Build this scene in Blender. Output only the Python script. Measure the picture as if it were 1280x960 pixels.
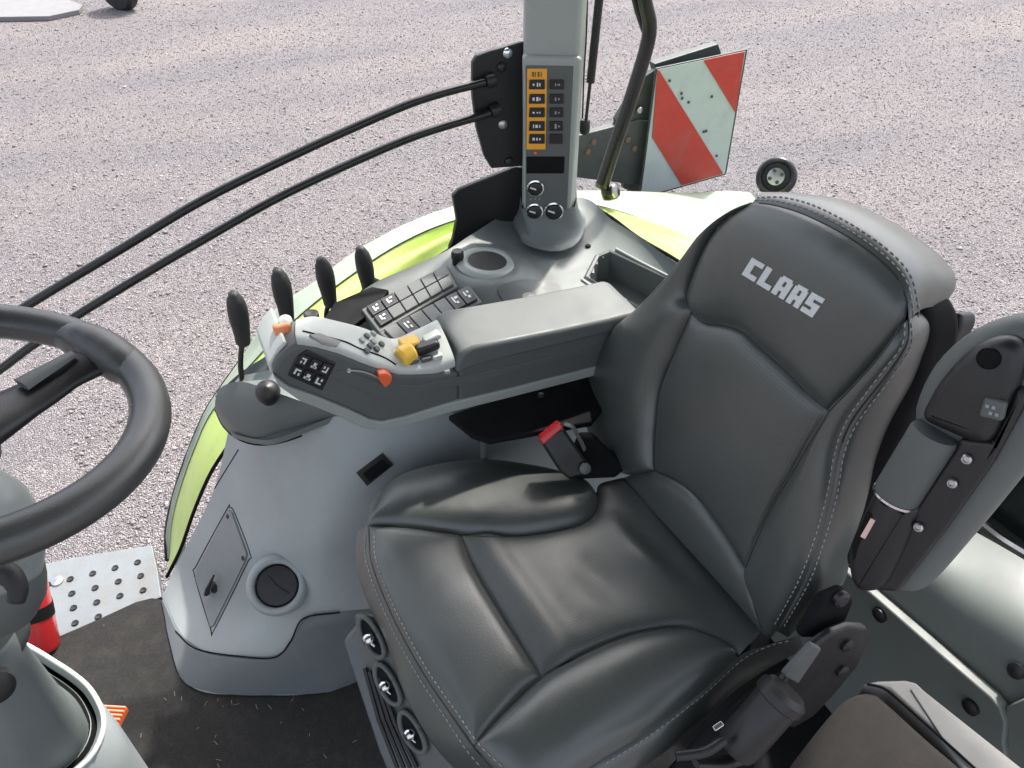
import bpy, bmesh, math, random
import numpy as np
from mathutils import Vector, Matrix
from mathutils.bvhtree import BVHTree
random.seed(7); rng = np.random.default_rng(7)
scene = bpy.context.scene
for o in list(bpy.data.objects): bpy.data.objects.remove(o)
rad = math.radians

# ------------------------------------------------------------- camera
PITCH, YAW, CAMZ, FPX = rad(40), rad(25), 1.45, 960.0
cam_d = bpy.data.cameras.new('camera'); cam = bpy.data.objects.new('camera', cam_d)
scene.collection.objects.link(cam); scene.camera = cam
cam_d.sensor_width = 36; cam_d.lens = 36 * FPX / 1280; cam_d.clip_start = .02; cam_d.clip_end = 1500
cam.location = (0, 0, CAMZ); cam.rotation_euler = (rad(90) - PITCH, 0, -YAW)
scene.render.resolution_x = 1024; scene.render.resolution_y = 768
# ------------------------------------------------------------- sky, sun, exposure
SUN_EL, SUN_AZ = 55.0, 50.0          # azimuth measured from +Y (away from the viewer) towards +X
w = bpy.data.worlds.new('World'); scene.world = w; w.use_nodes = True
nt = w.node_tree; bg = nt.nodes['Background']; sky = nt.nodes.new('ShaderNodeTexSky')
sky.sky_type = 'NISHITA'; sky.sun_disc = False; sky.sun_elevation = rad(SUN_EL); sky.sun_rotation = rad(SUN_AZ)
sky.air_density = 1.0; sky.dust_density = 4.0; sky.ozone_density = 1.0
hs = nt.nodes.new('ShaderNodeHueSaturation'); hs.inputs['Saturation'].default_value = .42; nt.links.new(sky.outputs[0], hs.inputs['Color']); nt.links.new(hs.outputs[0], bg.inputs[0]); bg.inputs[1].default_value = 0.15
sl = bpy.data.lights.new('sun', 'SUN'); sun = bpy.data.objects.new('sun', sl); scene.collection.objects.link(sun)
sl.energy = 2.4; sl.angle = rad(2.0); sl.color = (1, .95, .88)
sd = Vector((math.sin(rad(SUN_AZ)) * math.cos(rad(SUN_EL)), math.cos(rad(SUN_AZ)) * math.cos(rad(SUN_EL)), math.sin(rad(SUN_EL))))
sun.rotation_euler = sd.to_track_quat('Z', 'Y').to_euler(); sun.location = sd * 20
vs = scene.view_settings; vs.view_transform = 'Standard'; vs.look = 'None'; vs.exposure = 1.45; vs.gamma = 1
scene.render.engine = 'CYCLES'

# ------------------------------------------------------------- picture point -> place
C0 = np.array([0, 0, CAMZ]); _R = np.array([math.cos(YAW), -math.sin(YAW), 0])
_F = np.array([math.sin(YAW) * math.cos(PITCH), math.cos(YAW) * math.cos(PITCH), -math.sin(PITCH)]); _U = np.cross(_R, _F)
class Pl:
    def __init__(s, p, n, up):
        s.p = np.array(p, float); s.n = np.array(n, float) / np.linalg.norm(n)
        s.e2 = np.array(up, float); s.e2 -= s.n * (s.e2 @ s.n); s.e2 /= np.linalg.norm(s.e2); s.e1 = np.cross(s.e2, s.n)
def ray(x, y): return _F + _R * (x - 640) / FPX - _U * (y - 480) / FPX
def at(x, y, z=None, v=None, u=None, d=None, pl=None, h=0.0):
    r = ray(x, y)
    if pl is not None: t = ((pl.p + pl.n * h - C0) @ pl.n) / (r @ pl.n)
    elif z is not None: t = (z - CAMZ) / r[2]
    elif v is not None: t = v / r[1]
    elif u is not None: t = u / r[0]
    else: t = d
    return C0 + r * t
def pts(l, **k): return np.array([at(q[0], q[1], **k) for q in l])
def px_size(p): return ((np.array(p) - C0) @ _F) / FPX

# ------------------------------------------------------------- materials
def mat(name, col, rough=.5, metal=0, var=.12, vs_=6, bump=.0, bs=200, coat=0, spec=.5, rvar=.1, fine=None, sheen=0, dirt=0):
    m = bpy.data.materials.new(name); m.use_nodes = True; n = m.node_tree; b = n.nodes['Principled BSDF']
    L = n.links.new; tc = n.nodes.new('ShaderNodeTexCoord')
    ns = n.nodes.new('ShaderNodeTexNoise'); ns.inputs['Scale'].default_value = vs_; ns.inputs['Detail'].default_value = 6
    L(tc.outputs['Object'], ns.inputs['Vector'])
    mx = n.nodes.new('ShaderNodeMix'); mx.data_type = 'RGBA'
    mx.inputs[6].default_value = (*[c * (1 - var) for c in col], 1); mx.inputs[7].default_value = (*[min(1, c * (1 + var)) for c in col], 1)
    L(ns.outputs['Fac'], mx.inputs[0]); outc = mx.outputs[2]
    if dirt:
        nd = n.nodes.new('ShaderNodeTexNoise'); nd.inputs['Scale'].default_value = 14; nd.inputs['Detail'].default_value = 9; nd.inputs['Roughness'].default_value = .72
        L(tc.outputs['Object'], nd.inputs['Vector']); rm = n.nodes.new('ShaderNodeMapRange'); rm.inputs[1].default_value = .50; rm.inputs[2].default_value = .74; rm.inputs[4].default_value = dirt
        L(nd.outputs['Fac'], rm.inputs[0]); md = n.nodes.new('ShaderNodeMix'); md.data_type = 'RGBA'; md.inputs[7].default_value = (.17, .15, .125, 1)
        L(rm.outputs[0], md.inputs[0]); L(outc, md.inputs[6]); outc = md.outputs[2]
    L(outc, b.inputs['Base Color'])
    mr = n.nodes.new('ShaderNodeMapRange'); mr.inputs[1].default_value = .3; mr.inputs[2].default_value = .7
    mr.inputs[3].default_value = max(.02, rough - rvar); mr.inputs[4].default_value = min(1, rough + rvar)
    n2 = n.nodes.new('ShaderNodeTexNoise'); n2.inputs['Scale'].default_value = vs_ * 3.3; n2.inputs['Detail'].default_value = 8
    L(tc.outputs['Object'], n2.inputs['Vector']); L(n2.outputs['Fac'], mr.inputs[0]); L(mr.outputs[0], b.inputs['Roughness'])
    b.inputs['Metallic'].default_value = metal; b.inputs['Coat Weight'].default_value = coat; b.inputs['Specular IOR Level'].default_value = spec
    if sheen: b.inputs['Sheen Weight'].default_value = sheen
    if bump:
        n3 = n.nodes.new('ShaderNodeTexNoise'); n3.inputs['Scale'].default_value = bs; n3.inputs['Detail'].default_value = 3
        L(tc.outputs['Object'], n3.inputs['Vector'])
        bp = n.nodes.new('ShaderNodeBump'); bp.inputs['Strength'].default_value = bump; bp.inputs['Distance'].default_value = .002
        L(n3.outputs['Fac'], bp.inputs['Height']); L(bp.outputs[0], b.inputs['Normal'])
    return m
def leather(name, col, perf=False, rough=.34):
    m = mat(name, col, rough, 0, .10, 5, 0, rvar=.05, spec=.7, coat=.3); n = m.node_tree; L = n.links.new; b = n.nodes['Principled BSDF']; b.inputs['Coat Roughness'].default_value = .32
    tc = n.nodes.new('ShaderNodeTexCoord')
    vo = n.nodes.new('ShaderNodeTexVoronoi'); vo.inputs['Scale'].default_value = 520; L(tc.outputs['Object'], vo.inputs['Vector'])
    b1 = n.nodes.new('ShaderNodeBump'); b1.inputs['Strength'].default_value = .16; b1.inputs['Distance'].default_value = .001
    L(vo.outputs['Distance'], b1.inputs['Height'])
    # long soft creases
    cr = n.nodes.new('ShaderNodeTexNoise'); cr.inputs['Scale'].default_value = 7; cr.inputs['Detail'].default_value = 2; cr.inputs['Distortion'].default_value = .6
    L(tc.outputs['Object'], cr.inputs['Vector'])
    b2 = n.nodes.new('ShaderNodeBump'); b2.inputs['Strength'].default_value = .5; b2.inputs['Distance'].default_value = .007
    L(cr.outputs['Fac'], b2.inputs['Height']); L(b1.outputs[0], b2.inputs['Normal'])
    last = b2
    vc = n.nodes.new('ShaderNodeTexVoronoi'); vc.feature = 'DISTANCE_TO_EDGE'; vc.inputs['Scale'].default_value = 11
    nz = n.nodes.new('ShaderNodeTexNoise'); nz.inputs['Scale'].default_value = 5; L(tc.outputs['Object'], nz.inputs['Vector'])
    ad = n.nodes.new('ShaderNodeMix'); ad.data_type = 'VECTOR'; ad.inputs[0].default_value = .35
    L(tc.outputs['Object'], ad.inputs[4]); L(nz.outputs['Color'], ad.inputs[5]); L(ad.outputs[1], vc.inputs['Vector'])
    cm = n.nodes.new('ShaderNodeMapRange'); cm.inputs[1].default_value = 0; cm.inputs[2].default_value = .03
    L(vc.outputs['Distance'], cm.inputs[0]); 
    b3 = n.nodes.new('ShaderNodeBump'); b3.inputs['Strength'].default_value = 0; b3.inputs['Distance'].default_value = .002
    L(cm.outputs[0], b3.inputs['Height']); L(b2.outputs[0], b3.inputs['Normal']); last = b3
    if perf:
        uv = n.nodes.new('ShaderNodeUVMap'); uv.uv_map = 'UVMap'
        sc = n.nodes.new('ShaderNodeVectorMath'); sc.operation = 'SCALE'; sc.inputs['Scale'].default_value = 1 / .0040; L(uv.outputs[0], sc.inputs[0])
        fr = n.nodes.new('ShaderNodeVectorMath'); fr.operation = 'FRACTION'; L(sc.outputs[0], fr.inputs[0])
        sb = n.nodes.new('ShaderNodeVectorMath'); sb.operation = 'SUBTRACT'; sb.inputs[1].default_value = (.5, .5, 0); L(fr.outputs[0], sb.inputs[0])
        ln = n.nodes.new('ShaderNodeVectorMath'); ln.operation = 'LENGTH'; L(sb.outputs[0], ln.inputs[0])
        mp = n.nodes.new('ShaderNodeMapRange'); mp.inputs[1].default_value = .2; mp.inputs[2].default_value = .34; L(ln.outputs['Value'], mp.inputs[0])
        b4 = n.nodes.new('ShaderNodeBump'); b4.inputs['Strength'].default_value = .18; b4.inputs['Distance'].default_value = .001
        L(mp.outputs[0], b4.inputs['Height']); L(last.outputs[0], b4.inputs['Normal']); last = b4
        old = b.inputs['Base Color'].links[0].from_socket
        mm = n.nodes.new('ShaderNodeMix'); mm.data_type = 'RGBA'; mm.inputs[6].default_value = (.034, .037, .035, 1)
        L(mp.outputs[0], mm.inputs[0]); L(old, mm.inputs[7]); L(mm.outputs[2], b.inputs['Base Color'])
    L(last.outputs[0], b.inputs['Normal'])
    return m
M = dict(
    leather=leather('leather', (.054, .061, .057)), perf=leather('perforated_leather', (.054, .061, .057), True, .41),
    stitch=mat('stitch_thread', (.32, .32, .33), .7), letter=mat('silver_thread', (.62, .64, .64), .55, bump=.3, bs=900),
    seam=mat('dark_seam_piping', (.012, .012, .013), .5),  # near-black tubes laid along the upholstery seams
    plas_dark=mat('dark_grey_plastic', (.095, .102, .098), .52, bump=.12, bs=900),
    plas_mid=mat('mid_grey_plastic', (.105, .115, .111), .5, bump=.12, bs=900),
    deck=mat('green_grey_plastic', (.13, .15, .145), .48, bump=.1, bs=900, dirt=0.15),
    body=mat('pale_grey_panel', (.30, .33, .335), .40, var=.10, vs_=5, bump=.08, bs=700, dirt=0.13),
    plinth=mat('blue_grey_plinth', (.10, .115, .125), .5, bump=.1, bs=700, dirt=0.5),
    cream=mat('light_grey_plastic', (.50, .53, .50), .42, bump=.06, bs=700, dirt=0.3),
    pillar=mat('pillar_grey', (.30, .33, .31), .38, bump=.08, bs=700, dirt=0.2),
    black=mat('black_plastic', (.012, .012, .013), .42, bump=.1, bs=600),
    blackmat=mat('black_matte', (.007, .007, .008), .75, spec=.15), gloss=mat('gloss_black_tube', (.012, .012, .013), .28, bump=.02),
    rubber=mat('black_rubber', (.018, .018, .018), .6, bump=.2, bs=400),
    wheelrim=mat('soft_grip_rim', (.05, .051, .049), .33, spec=.7, bump=.15, bs=800),
    chrome=mat('chrome', (.75, .76, .78), .16, 1), steel=mat('brushed_steel', (.5, .5, .5), .35, 1, bump=.05),
    lime=mat('lime_paint', (.50, .66, .16), .38, var=.05, coat=.5, dirt=0.3), lip_glare=mat('fender_lip_glare_grey', (.31, .37, .29), .45, var=.08, dirt=0.35),
    red=mat('red_paint', (.55, .02, .025), .32, coat=.3), redsign=mat('red_reflective', (.42, .035, .025), .4, var=.08, vs_=30, dirt=0.4),
    white=mat('white_reflective', (.40, .46, .475), .4, var=.05, vs_=20, dirt=0.22), orange=mat('orange_plastic', (.75, .13, .04), .4),
    yellow=mat('yellow_plastic', (.80, .50, .06), .4), amber=mat('amber_frame', (.80, .36, .03), .45), glyph=mat('white_print', (.62, .66, .66), .5),
    dimglyph=mat('grey_print', (.28, .30, .32), .5),
    carpet=mat('floor_mat', (.016, .0155, .015), .92, var=.35, vs_=60, bump=.9, bs=900, dirt=0.14),
    alu=mat('tread_plate', (.19, .21, .225), .5, .2, var=.12, vs_=25, bump=.15, bs=120, dirt=0.7),
    fabric=mat('taupe_fabric', (.062, .052, .043), .95, var=.22, vs_=25, bump=.7, bs=1400, sheen=.08),
    beige=mat('beige_trim', (.22, .215, .20), .45, bump=.08), rearpanel=mat('grey_green_panel', (.15, .168, .16), .46, bump=.08, bs=600, dirt=0.4),
    straw=mat('dry_straw', (.22, .19, .13), .8), galv=mat('galvanised_grey', (.06, .068, .068), .5, .3, var=.3, vs_=30),
    hood=mat('instrument_hood', (.22, .245, .24), .35), shade_roofm=mat('shade_roof_grey', (.16, .17, .17), .8), rust=mat('brown_grime', (.16, .10, .05), .8),
)

# ------------------------------------------------------------- objects
def wloc(o): return np.array(o['_w'])
def thing(name, label, cat, loc, group=None):
    o = bpy.data.objects.new(name, None); scene.collection.objects.link(o); o.empty_display_size = .05
    o.location = tuple(loc); o['label'] = label; o['category'] = cat; o['_w'] = [float(x) for x in loc]
    if group: o['group'] = group
    return o
def mesh(name, V, Fc, m, parent=None, smooth=35, bevel=0, seg=2, uv=None, kind=None, label=None, sub=0):
    V = np.array(V, float); c = (V.min(0) + V.max(0)) / 2
    me = bpy.data.meshes.new(name); me.from_pydata([tuple(x) for x in (V - c)], [], [tuple(int(i) for i in f) for f in Fc])
    bm = bmesh.new(); bm.from_mesh(me); bmesh.ops.recalc_face_normals(bm, faces=bm.faces)
    if len(bm.faces) < 30000 and all(e.is_manifold for e in bm.edges) and bm.calc_volume(signed=True) < 0: bmesh.ops.reverse_faces(bm, faces=bm.faces)
    bm.to_mesh(me); bm.free()
    if uv is not None:
        l = me.uv_layers.new(name='UVMap'); idx = np.zeros(len(me.loops), int); me.loops.foreach_get('vertex_index', idx)
        l.data.foreach_set('uv', np.array(uv)[idx].ravel())
    for p in me.polygons: p.use_smooth = bool(smooth)
    if smooth and smooth < 180: me.set_sharp_from_angle(angle=rad(smooth))
    me.materials.append(M[m] if isinstance(m, str) else m)
    o = bpy.data.objects.new(name, me); scene.collection.objects.link(o)
    if parent is not None: o.parent = parent; o.location = tuple(c - wloc(parent))
    else: o.location = tuple(c)
    o['_w'] = [float(x) for x in c]
    if bevel:
        b = o.modifiers.new('bevel', 'BEVEL'); b.width = bevel; b.segments = seg; b.limit_method = 'ANGLE'; b.angle_limit = rad(30); b.harden_normals = True
    if sub: s = o.modifiers.new('sub', 'SUBSURF'); s.levels = sub; s.render_levels = sub
    if kind: o['kind'] = kind
    if label: o['label'] = label
    return o
def tag(o, label, cat, group=None):
    o['label'] = label; o['category'] = cat
    if group: o['group'] = group
    return o
def place(src, name, center, parent=None, rot=None, scale=None, label=None):      # linked copy of one piece
    o = src.copy(); scene.collection.objects.link(o); o.name = name
    o.parent = parent; c = np.array(center, float)
    o.location = tuple(c - wloc(parent)) if parent is not None else tuple(c)
    if rot is not None: o.rotation_euler = rot
    if scale is not None: o.scale = scale
    o['_w'] = [float(x) for x in c]
    if label: o['label'] = label
    return o

def cr(P, n, closed=False):                                            # Catmull-Rom, even spacing
    P = np.array(P, float)
    if len(P) == 2 and not closed: return P[0] + (P[1] - P[0]) * np.linspace(0, 1, n)[:, None]
    Q = np.vstack([P[-1], P, P[0], P[1]]) if closed else np.vstack([2 * P[0] - P[1], P, 2 * P[-1] - P[-2]])
    out = []; K = len(P) if closed else len(P) - 1
    for i in range(K):
        p0, p1, p2, p3 = Q[i:i + 4]; t = np.linspace(0, 1, 16, endpoint=False)[:, None]
        out.append(.5 * ((2 * p1) + (-p0 + p2) * t + (2 * p0 - 5 * p1 + 4 * p2 - p3) * t * t + (-p0 + 3 * p1 - 3 * p2 + p3) * t ** 3))
    out = np.vstack(out + [P[0:1] if closed else P[-1:]])
    s = np.r_[0, np.cumsum(np.linalg.norm(np.diff(out, axis=0), axis=1))]
    q = np.linspace(0, s[-1], n, endpoint=not closed)
    return np.stack([np.interp(q, s, out[:, k]) for k in range(out.shape[1])], 1)
def grid_faces(nu, nv, wrap=False):
    f = []
    for i in range(nv - 1):
        for j in range(nu if wrap else nu - 1):
            a = i * nu + j; b = i * nu + (j + 1) % nu; f.append((a, b, b + nu, a + nu))
    return f
def tube_data(P, r, seg=12, caps=True, n=None, flat=1.0, upv=None):
    P = np.array(P, float) if n is None else cr(P, n)
    R_ = np.interp(np.linspace(0, 1, len(P)), np.linspace(0, 1, len(r)), r) if hasattr(r, '__len__') else np.full(len(P), r)
    T = np.gradient(P, axis=0); T /= np.linalg.norm(T, axis=1)[:, None] + 1e-12
    up = np.array(upv if upv is not None else (.13, .21, .97)); 
    if abs(T[0] @ up) > .95 and upv is None: up = np.array([1., .1, 0])
    V = []
    for p, t, rr in zip(P, T, R_):
        a = np.cross(t, up); a /= np.linalg.norm(a); b = np.cross(t, a); up2 = b
        for k in range(seg):
            th = 2 * math.pi * k / seg; V.append(p + rr * (math.cos(th) * a + flat * math.sin(th) * b))
    Fc = grid_faces(seg, len(P), True)
    if caps: Fc += [tuple(range(seg))[::-1], tuple((len(P) - 1) * seg + k for k in range(seg))]
    return V, Fc
def tube(name, P, r, m, parent=None, seg=12, n=None, **k):
    fl = k.pop('flat', 1.0); upv = k.pop('upv', None)
    V, Fc = tube_data(P, r, seg, True, n, fl, upv); return mesh(name, V, Fc, m, parent, **k)
def prism(name, P, ext, m, parent=None, bevel=.003, seg=3, **k):
    P = np.array(P, float); ext = np.array(ext, float); n = len(P)
    V = np.vstack([P, P + ext]); Fc = [tuple(range(n)), tuple(range(2 * n - 1, n - 1, -1))] + [(i, (i + 1) % n, n + (i + 1) % n, n + i) for i in range(n)]
    return mesh(name, V, Fc, m, parent, bevel=bevel, seg=seg, **k)
def basis(axis):
    a = np.array(axis, float); a /= np.linalg.norm(a); t = np.array([0, 0, 1.]) if abs(a[2]) < .9 else np.array([1., 0, 0])
    b = np.cross(t, a); b /= np.linalg.norm(b); return a, b, np.cross(a, b)
def lathe(name, prof, o, axis, m, parent=None, seg=28, **k):            # prof: (radius, height)
    a, b, c = basis(axis); V = []
    for r, h in prof:
        for i in range(seg):
            t = 2 * math.pi * i / seg; V.append(np.array(o) + a * h + max(r, 1e-5) * (b * math.cos(t) + c * math.sin(t)))
    Fc = grid_faces(seg, len(prof), True)
    open_ = name in ('cup_rim', 'vent_ring', 'chrome_ring', 'dial_ring', 'strap')
    if prof[0][0] > 1e-4 and not open_: Fc.append(tuple(range(seg))[::-1])
    if prof[-1][0] > 1e-4 and not open_: Fc.append(tuple((len(prof) - 1) * seg + i for i in range(seg)))
    return mesh(name, V, Fc, m, parent, **k)
def box(name, c, ax, size, m, parent=None, bevel=.002, **k):            # ax: two orthogonal axes
    x = np.array(ax[0], float); x /= np.linalg.norm(x); y = np.array(ax[1], float); y -= x * (x @ y); y /= np.linalg.norm(y); z = np.cross(x, y)
    c = np.array(c); V = [c + x * sx * size[0] / 2 + y * sy * size[1] / 2 + z * sz * size[2] / 2 for sx, sy, sz in
         [(-1, -1, -1), (1, -1, -1), (1, 1, -1), (-1, 1, -1), (-1, -1, 1), (1, -1, 1), (1, 1, 1), (-1, 1, 1)]]
    return mesh(name, V, [(0, 3, 2, 1), (4, 5, 6, 7), (0, 1, 5, 4), (1, 2, 6, 5), (2, 3, 7, 6), (3, 0, 4, 7)], m, parent, bevel=bevel, **k)
def patch(grid, nu=40, nv=30):                                         # smooth surface through a grid of points
    G = np.array(grid, float); rows = [cr(g, nu) for g in G]; A = np.array(rows)
    B = np.array([cr(A[:, j], nv) for j in range(nu)])                 # nu x nv x 3
    return B.transpose(1, 0, 2).reshape(-1, 3), grid_faces(nu, nv)
def smin_dist(P, curves):
    D = np.full(len(P), 9.)
    for c in curves:
        a = c[:-1]; b = c[1:]; ab = b - a; t = np.clip(((P[:, None] - a[None]) * ab).sum(2) / ((ab ** 2).sum(1) + 1e-12), 0, 1)
        D = np.minimum(D, np.linalg.norm(P[:, None] - (a + ab * t[..., None]), axis=2).min(1))
    return D
BV = {}
def coons(T, B, L, R_, nu, nv):
    T = cr(T, nu); B = cr(B, nu); L = cr(L, nv) if len(L) != nv else np.array(L); R_ = cr(R_, nv) if len(R_) != nv else np.array(R_)
    s = np.linspace(0, 1, nu)[None, :, None]; t = np.linspace(0, 1, nv)[:, None, None]
    S = (1 - t) * T[None] + t * B[None] + (1 - s) * L[:, None] + s * R_[:, None] - ((1 - s) * (1 - t) * T[0] + s * (1 - t) * T[-1] + (1 - s) * t * B[0] + s * t * B[-1])
    return S, s[..., 0], t[..., 0]
def panel(name, pl, top, bot, left, right, m, parent, Ha=.006, ra=.006, Hb=.012, seams='tblr', nu=56, nv=56, nrm=None, dip=None, kind=None, extra=None):
    f = lambda l: np.array([at(q[0], q[1], pl=pl, h=(q[2] if len(q) > 2 else 0)) for q in l])
    T, B = f(top), f(bot); L = f(left) if left else np.array([T[0], B[0]]); R_ = f(right) if right else np.array([T[-1], B[-1]])
    L[0] = T[0]; L[-1] = B[0]; R_[0] = T[-1]; R_[-1] = B[-1]
    S, s, t = coons(T, B, L, R_, nu, nv); P = S.reshape(-1, 3)
    cs = [c for c, k in ((cr(T, 40), 't'), (cr(B, 40), 'b'), (cr(L, 40), 'l'), (cr(R_, 40), 'r')) if k in seams]
    d = smin_dist(P, cs) if cs else np.full(len(P), 1.)
    ss = np.broadcast_to(s, (nv, nu)).ravel(); tt = np.broadcast_to(t, (nv, nu)).ravel()
    h = Ha * (1 - np.exp(-d / ra)) + Hb * (np.clip(16 * ss * (1 - ss) * tt * (1 - tt), 0, 1) ** .6)
    q = P - pl.p; uv = np.stack([q @ pl.e1, q @ pl.e2], 1)
    if dip is not None: h = h + dip(uv, ss, tt)
    n = pl.n if nrm is None else np.array(nrm) / np.linalg.norm(nrm)
    V = P + h[:, None] * n; Fc = grid_faces(nu, nv)
    BV[name] = BVHTree.FromPolygons([Vector(v) for v in V], Fc)
    BV.setdefault('_all', []).append(BV[name])
    return mesh(name.split('.')[0], V, Fc, m, parent, smooth=180, uv=uv, kind=kind)
def drape(x, y, bvs, lift=.001, dflt=None):
    r = ray(x, y); r = r / np.linalg.norm(r); best = None
    for b in bvs:
        h = b.ray_cast(Vector(C0), Vector(r))
        if h[0] is not None and (best is None or h[3] < best[3]): best = h
    if best is None: return dflt, None
    n = np.array(best[1]); n = n if n @ r < 0 else -n
    return np.array(best[0]) + n * lift, n
drape0 = drape
def stitches(name, path, bvs, parent, m='stitch', step=.0085, on=.62, r=.0008, lift=.0006):
    P = cr([(a, b, 0) for a, b in path], 160); Q = []
    for p in P:
        q, n = drape(p[0], p[1], bvs, lift)
        if q is not None: Q.append(q)
    Q = np.array(Q); keep = [0]
    for i in range(1, len(Q)):
        if np.linalg.norm(Q[i] - Q[keep[-1]]) < .03: keep.append(i)
    Q = Q[keep]; s = np.r_[0, np.cumsum(np.linalg.norm(np.diff(Q, axis=0), axis=1))]; V = []; Fc = []
    a = 0.
    while a < s[-1] - step:
        tt = np.linspace(a, a + step * on, 4); pp = np.stack([np.interp(tt, s, Q[:, k]) for k in range(3)], 1)
        v, f = tube_data(pp, [r * .5, r, r, r * .5], 5); o = len(V); V += list(v); Fc += [tuple(i + o for i in ff) for ff in f]; a += step
    if V: return mesh(name, V, Fc, m, parent, smooth=180, kind='stuff')
def seamline(name, path, bvs, parent, r=.0012, m='seam', lift=-.0002, n=90):
    P = cr([(a, b, 0) for a, b in path], n); Q = []
    for p in P:
        q, _ = drape(p[0], p[1], bvs, lift)
        if q is not None and (not Q or np.linalg.norm(q - Q[-1]) < .03): Q.append(q)
    if len(Q) > 3: return tube(name, Q, r, m, parent, seg=6, smooth=180)
def orient(o):
    bm = bmesh.new(); bm.from_mesh(o.data)
    if bm.calc_volume(signed=True) < 0: bmesh.ops.reverse_faces(bm, faces=bm.faces)
    bm.to_mesh(o.data); bm.free(); o.data.update()
def carve(o, cutters):
    o.modifiers.clear()
    for q in [o] + cutters: orient(q)
    bpy.context.view_layer.update()
    for c in cutters:
        b = o.modifiers.new('cut', 'BOOLEAN'); b.operation = 'DIFFERENCE'; b.solver = 'EXACT'; b.object = c
    dg = bpy.context.evaluated_depsgraph_get(); dg.update(); me = bpy.data.meshes.new_from_object(o.evaluated_get(dg))
    o.modifiers.clear(); o.data = me
    for c in cutters: bpy.data.objects.remove(c)
    me.set_sharp_from_angle(angle=rad(40))
VX = np.array([1., 0, 0]); VY = np.array([0, 1., 0]); VZ = np.array([0, 0, 1.])

# ============================================================= SETTING: gravel yard
GZ = -1.30
gm = bpy.data.materials.new('gravel_ground'); gm.use_nodes = True; n_ = gm.node_tree; b_ = n_.nodes['Principled BSDF']; Lk = n_.links.new
tc = n_.nodes.new('ShaderNodeTexCoord'); mpg = n_.nodes.new('ShaderNodeMapping'); mpg.inputs['Rotation'].default_value = (0, 0, .5); mpg.inputs['Scale'].default_value = (.5, 1.7, 1); Lk(tc.outputs['Object'], mpg.inputs[0])
v1 = n_.nodes.new('ShaderNodeTexVoronoi'); v1.inputs['Scale'].default_value = 135; Lk(tc.outputs['Object'], v1.inputs['Vector'])
r1 = n_.nodes.new('ShaderNodeValToRGB'); e = r1.color_ramp.elements; e[0].color = (.15, .139, .141, 1); e[1].color = (.40, .375, .378, 1)
sx = n_.nodes.new('ShaderNodeSeparateColor'); Lk(v1.outputs['Color'], sx.inputs[0]); Lk(sx.outputs[0], r1.inputs[0])
e2 = r1.color_ramp.elements.new(.5); e2.color = (.25, .233, .235, 1)
n1 = n_.nodes.new('ShaderNodeTexNoise'); n1.inputs['Scale'].default_value = .55; n1.inputs['Detail'].default_value = 5; Lk(mpg.outputs[0], n1.inputs['Vector'])
r2 = n_.nodes.new('ShaderNodeValToRGB'); e = r2.color_ramp.elements; e[0].position = .35; e[1].position = .68; e[0].color = (.86, .87, .92, 1); e[1].color = (1.2, 1.12, 1.1, 1)
Lk(n1.outputs['Fac'], r2.inputs[0])
mm = n_.nodes.new('ShaderNodeMix'); mm.data_type = 'RGBA'; mm.blend_type = 'MULTIPLY'; mm.inputs[0].default_value = 1; Lk(r1.outputs[0], mm.inputs[6]); Lk(r2.outputs[0], mm.inputs[7])
Lk(mm.outputs[2], b_.inputs['Base Color']); b_.inputs['Roughness'].default_value = .85
bb = n_.nodes.new('ShaderNodeBump'); bb.inputs['Strength'].default_value = 1; bb.inputs['Distance'].default_value = .02
Lk(v1.outputs['Distance'], bb.inputs['Height']); bb.invert = True; Lk(bb.outputs[0], b_.inputs['Normal'])
S_ = 400
g = mesh('ground', [(-S_, -S_, GZ), (S_, -S_, GZ), (S_, S_, GZ), (-S_, S_, GZ)], [(0, 1, 2, 3)], gm, smooth=0); g['kind'] = 'structure'
def pebble_mat():
    m = bpy.data.materials.new('pebbles'); m.use_nodes = True; n = m.node_tree; b = n.nodes['Principled BSDF']
    a = n.nodes.new('ShaderNodeAttribute'); a.attribute_name = 'tone'; r = n.nodes.new('ShaderNodeValToRGB'); e = r.color_ramp.elements
    e[0].color = (.14, .125, .126, 1); e[1].color = (.54, .51, .515, 1); k = e.new(.45); k.color = (.23, .212, .215, 1); k = e.new(.8); k.color = (.34, .315, .315, 1)
    n.links.new(a.outputs['Fac'], r.inputs[0]); n.links.new(r.outputs[0], b.inputs['Base Color']); b.inputs['Roughness'].default_value = .7; return m
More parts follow.
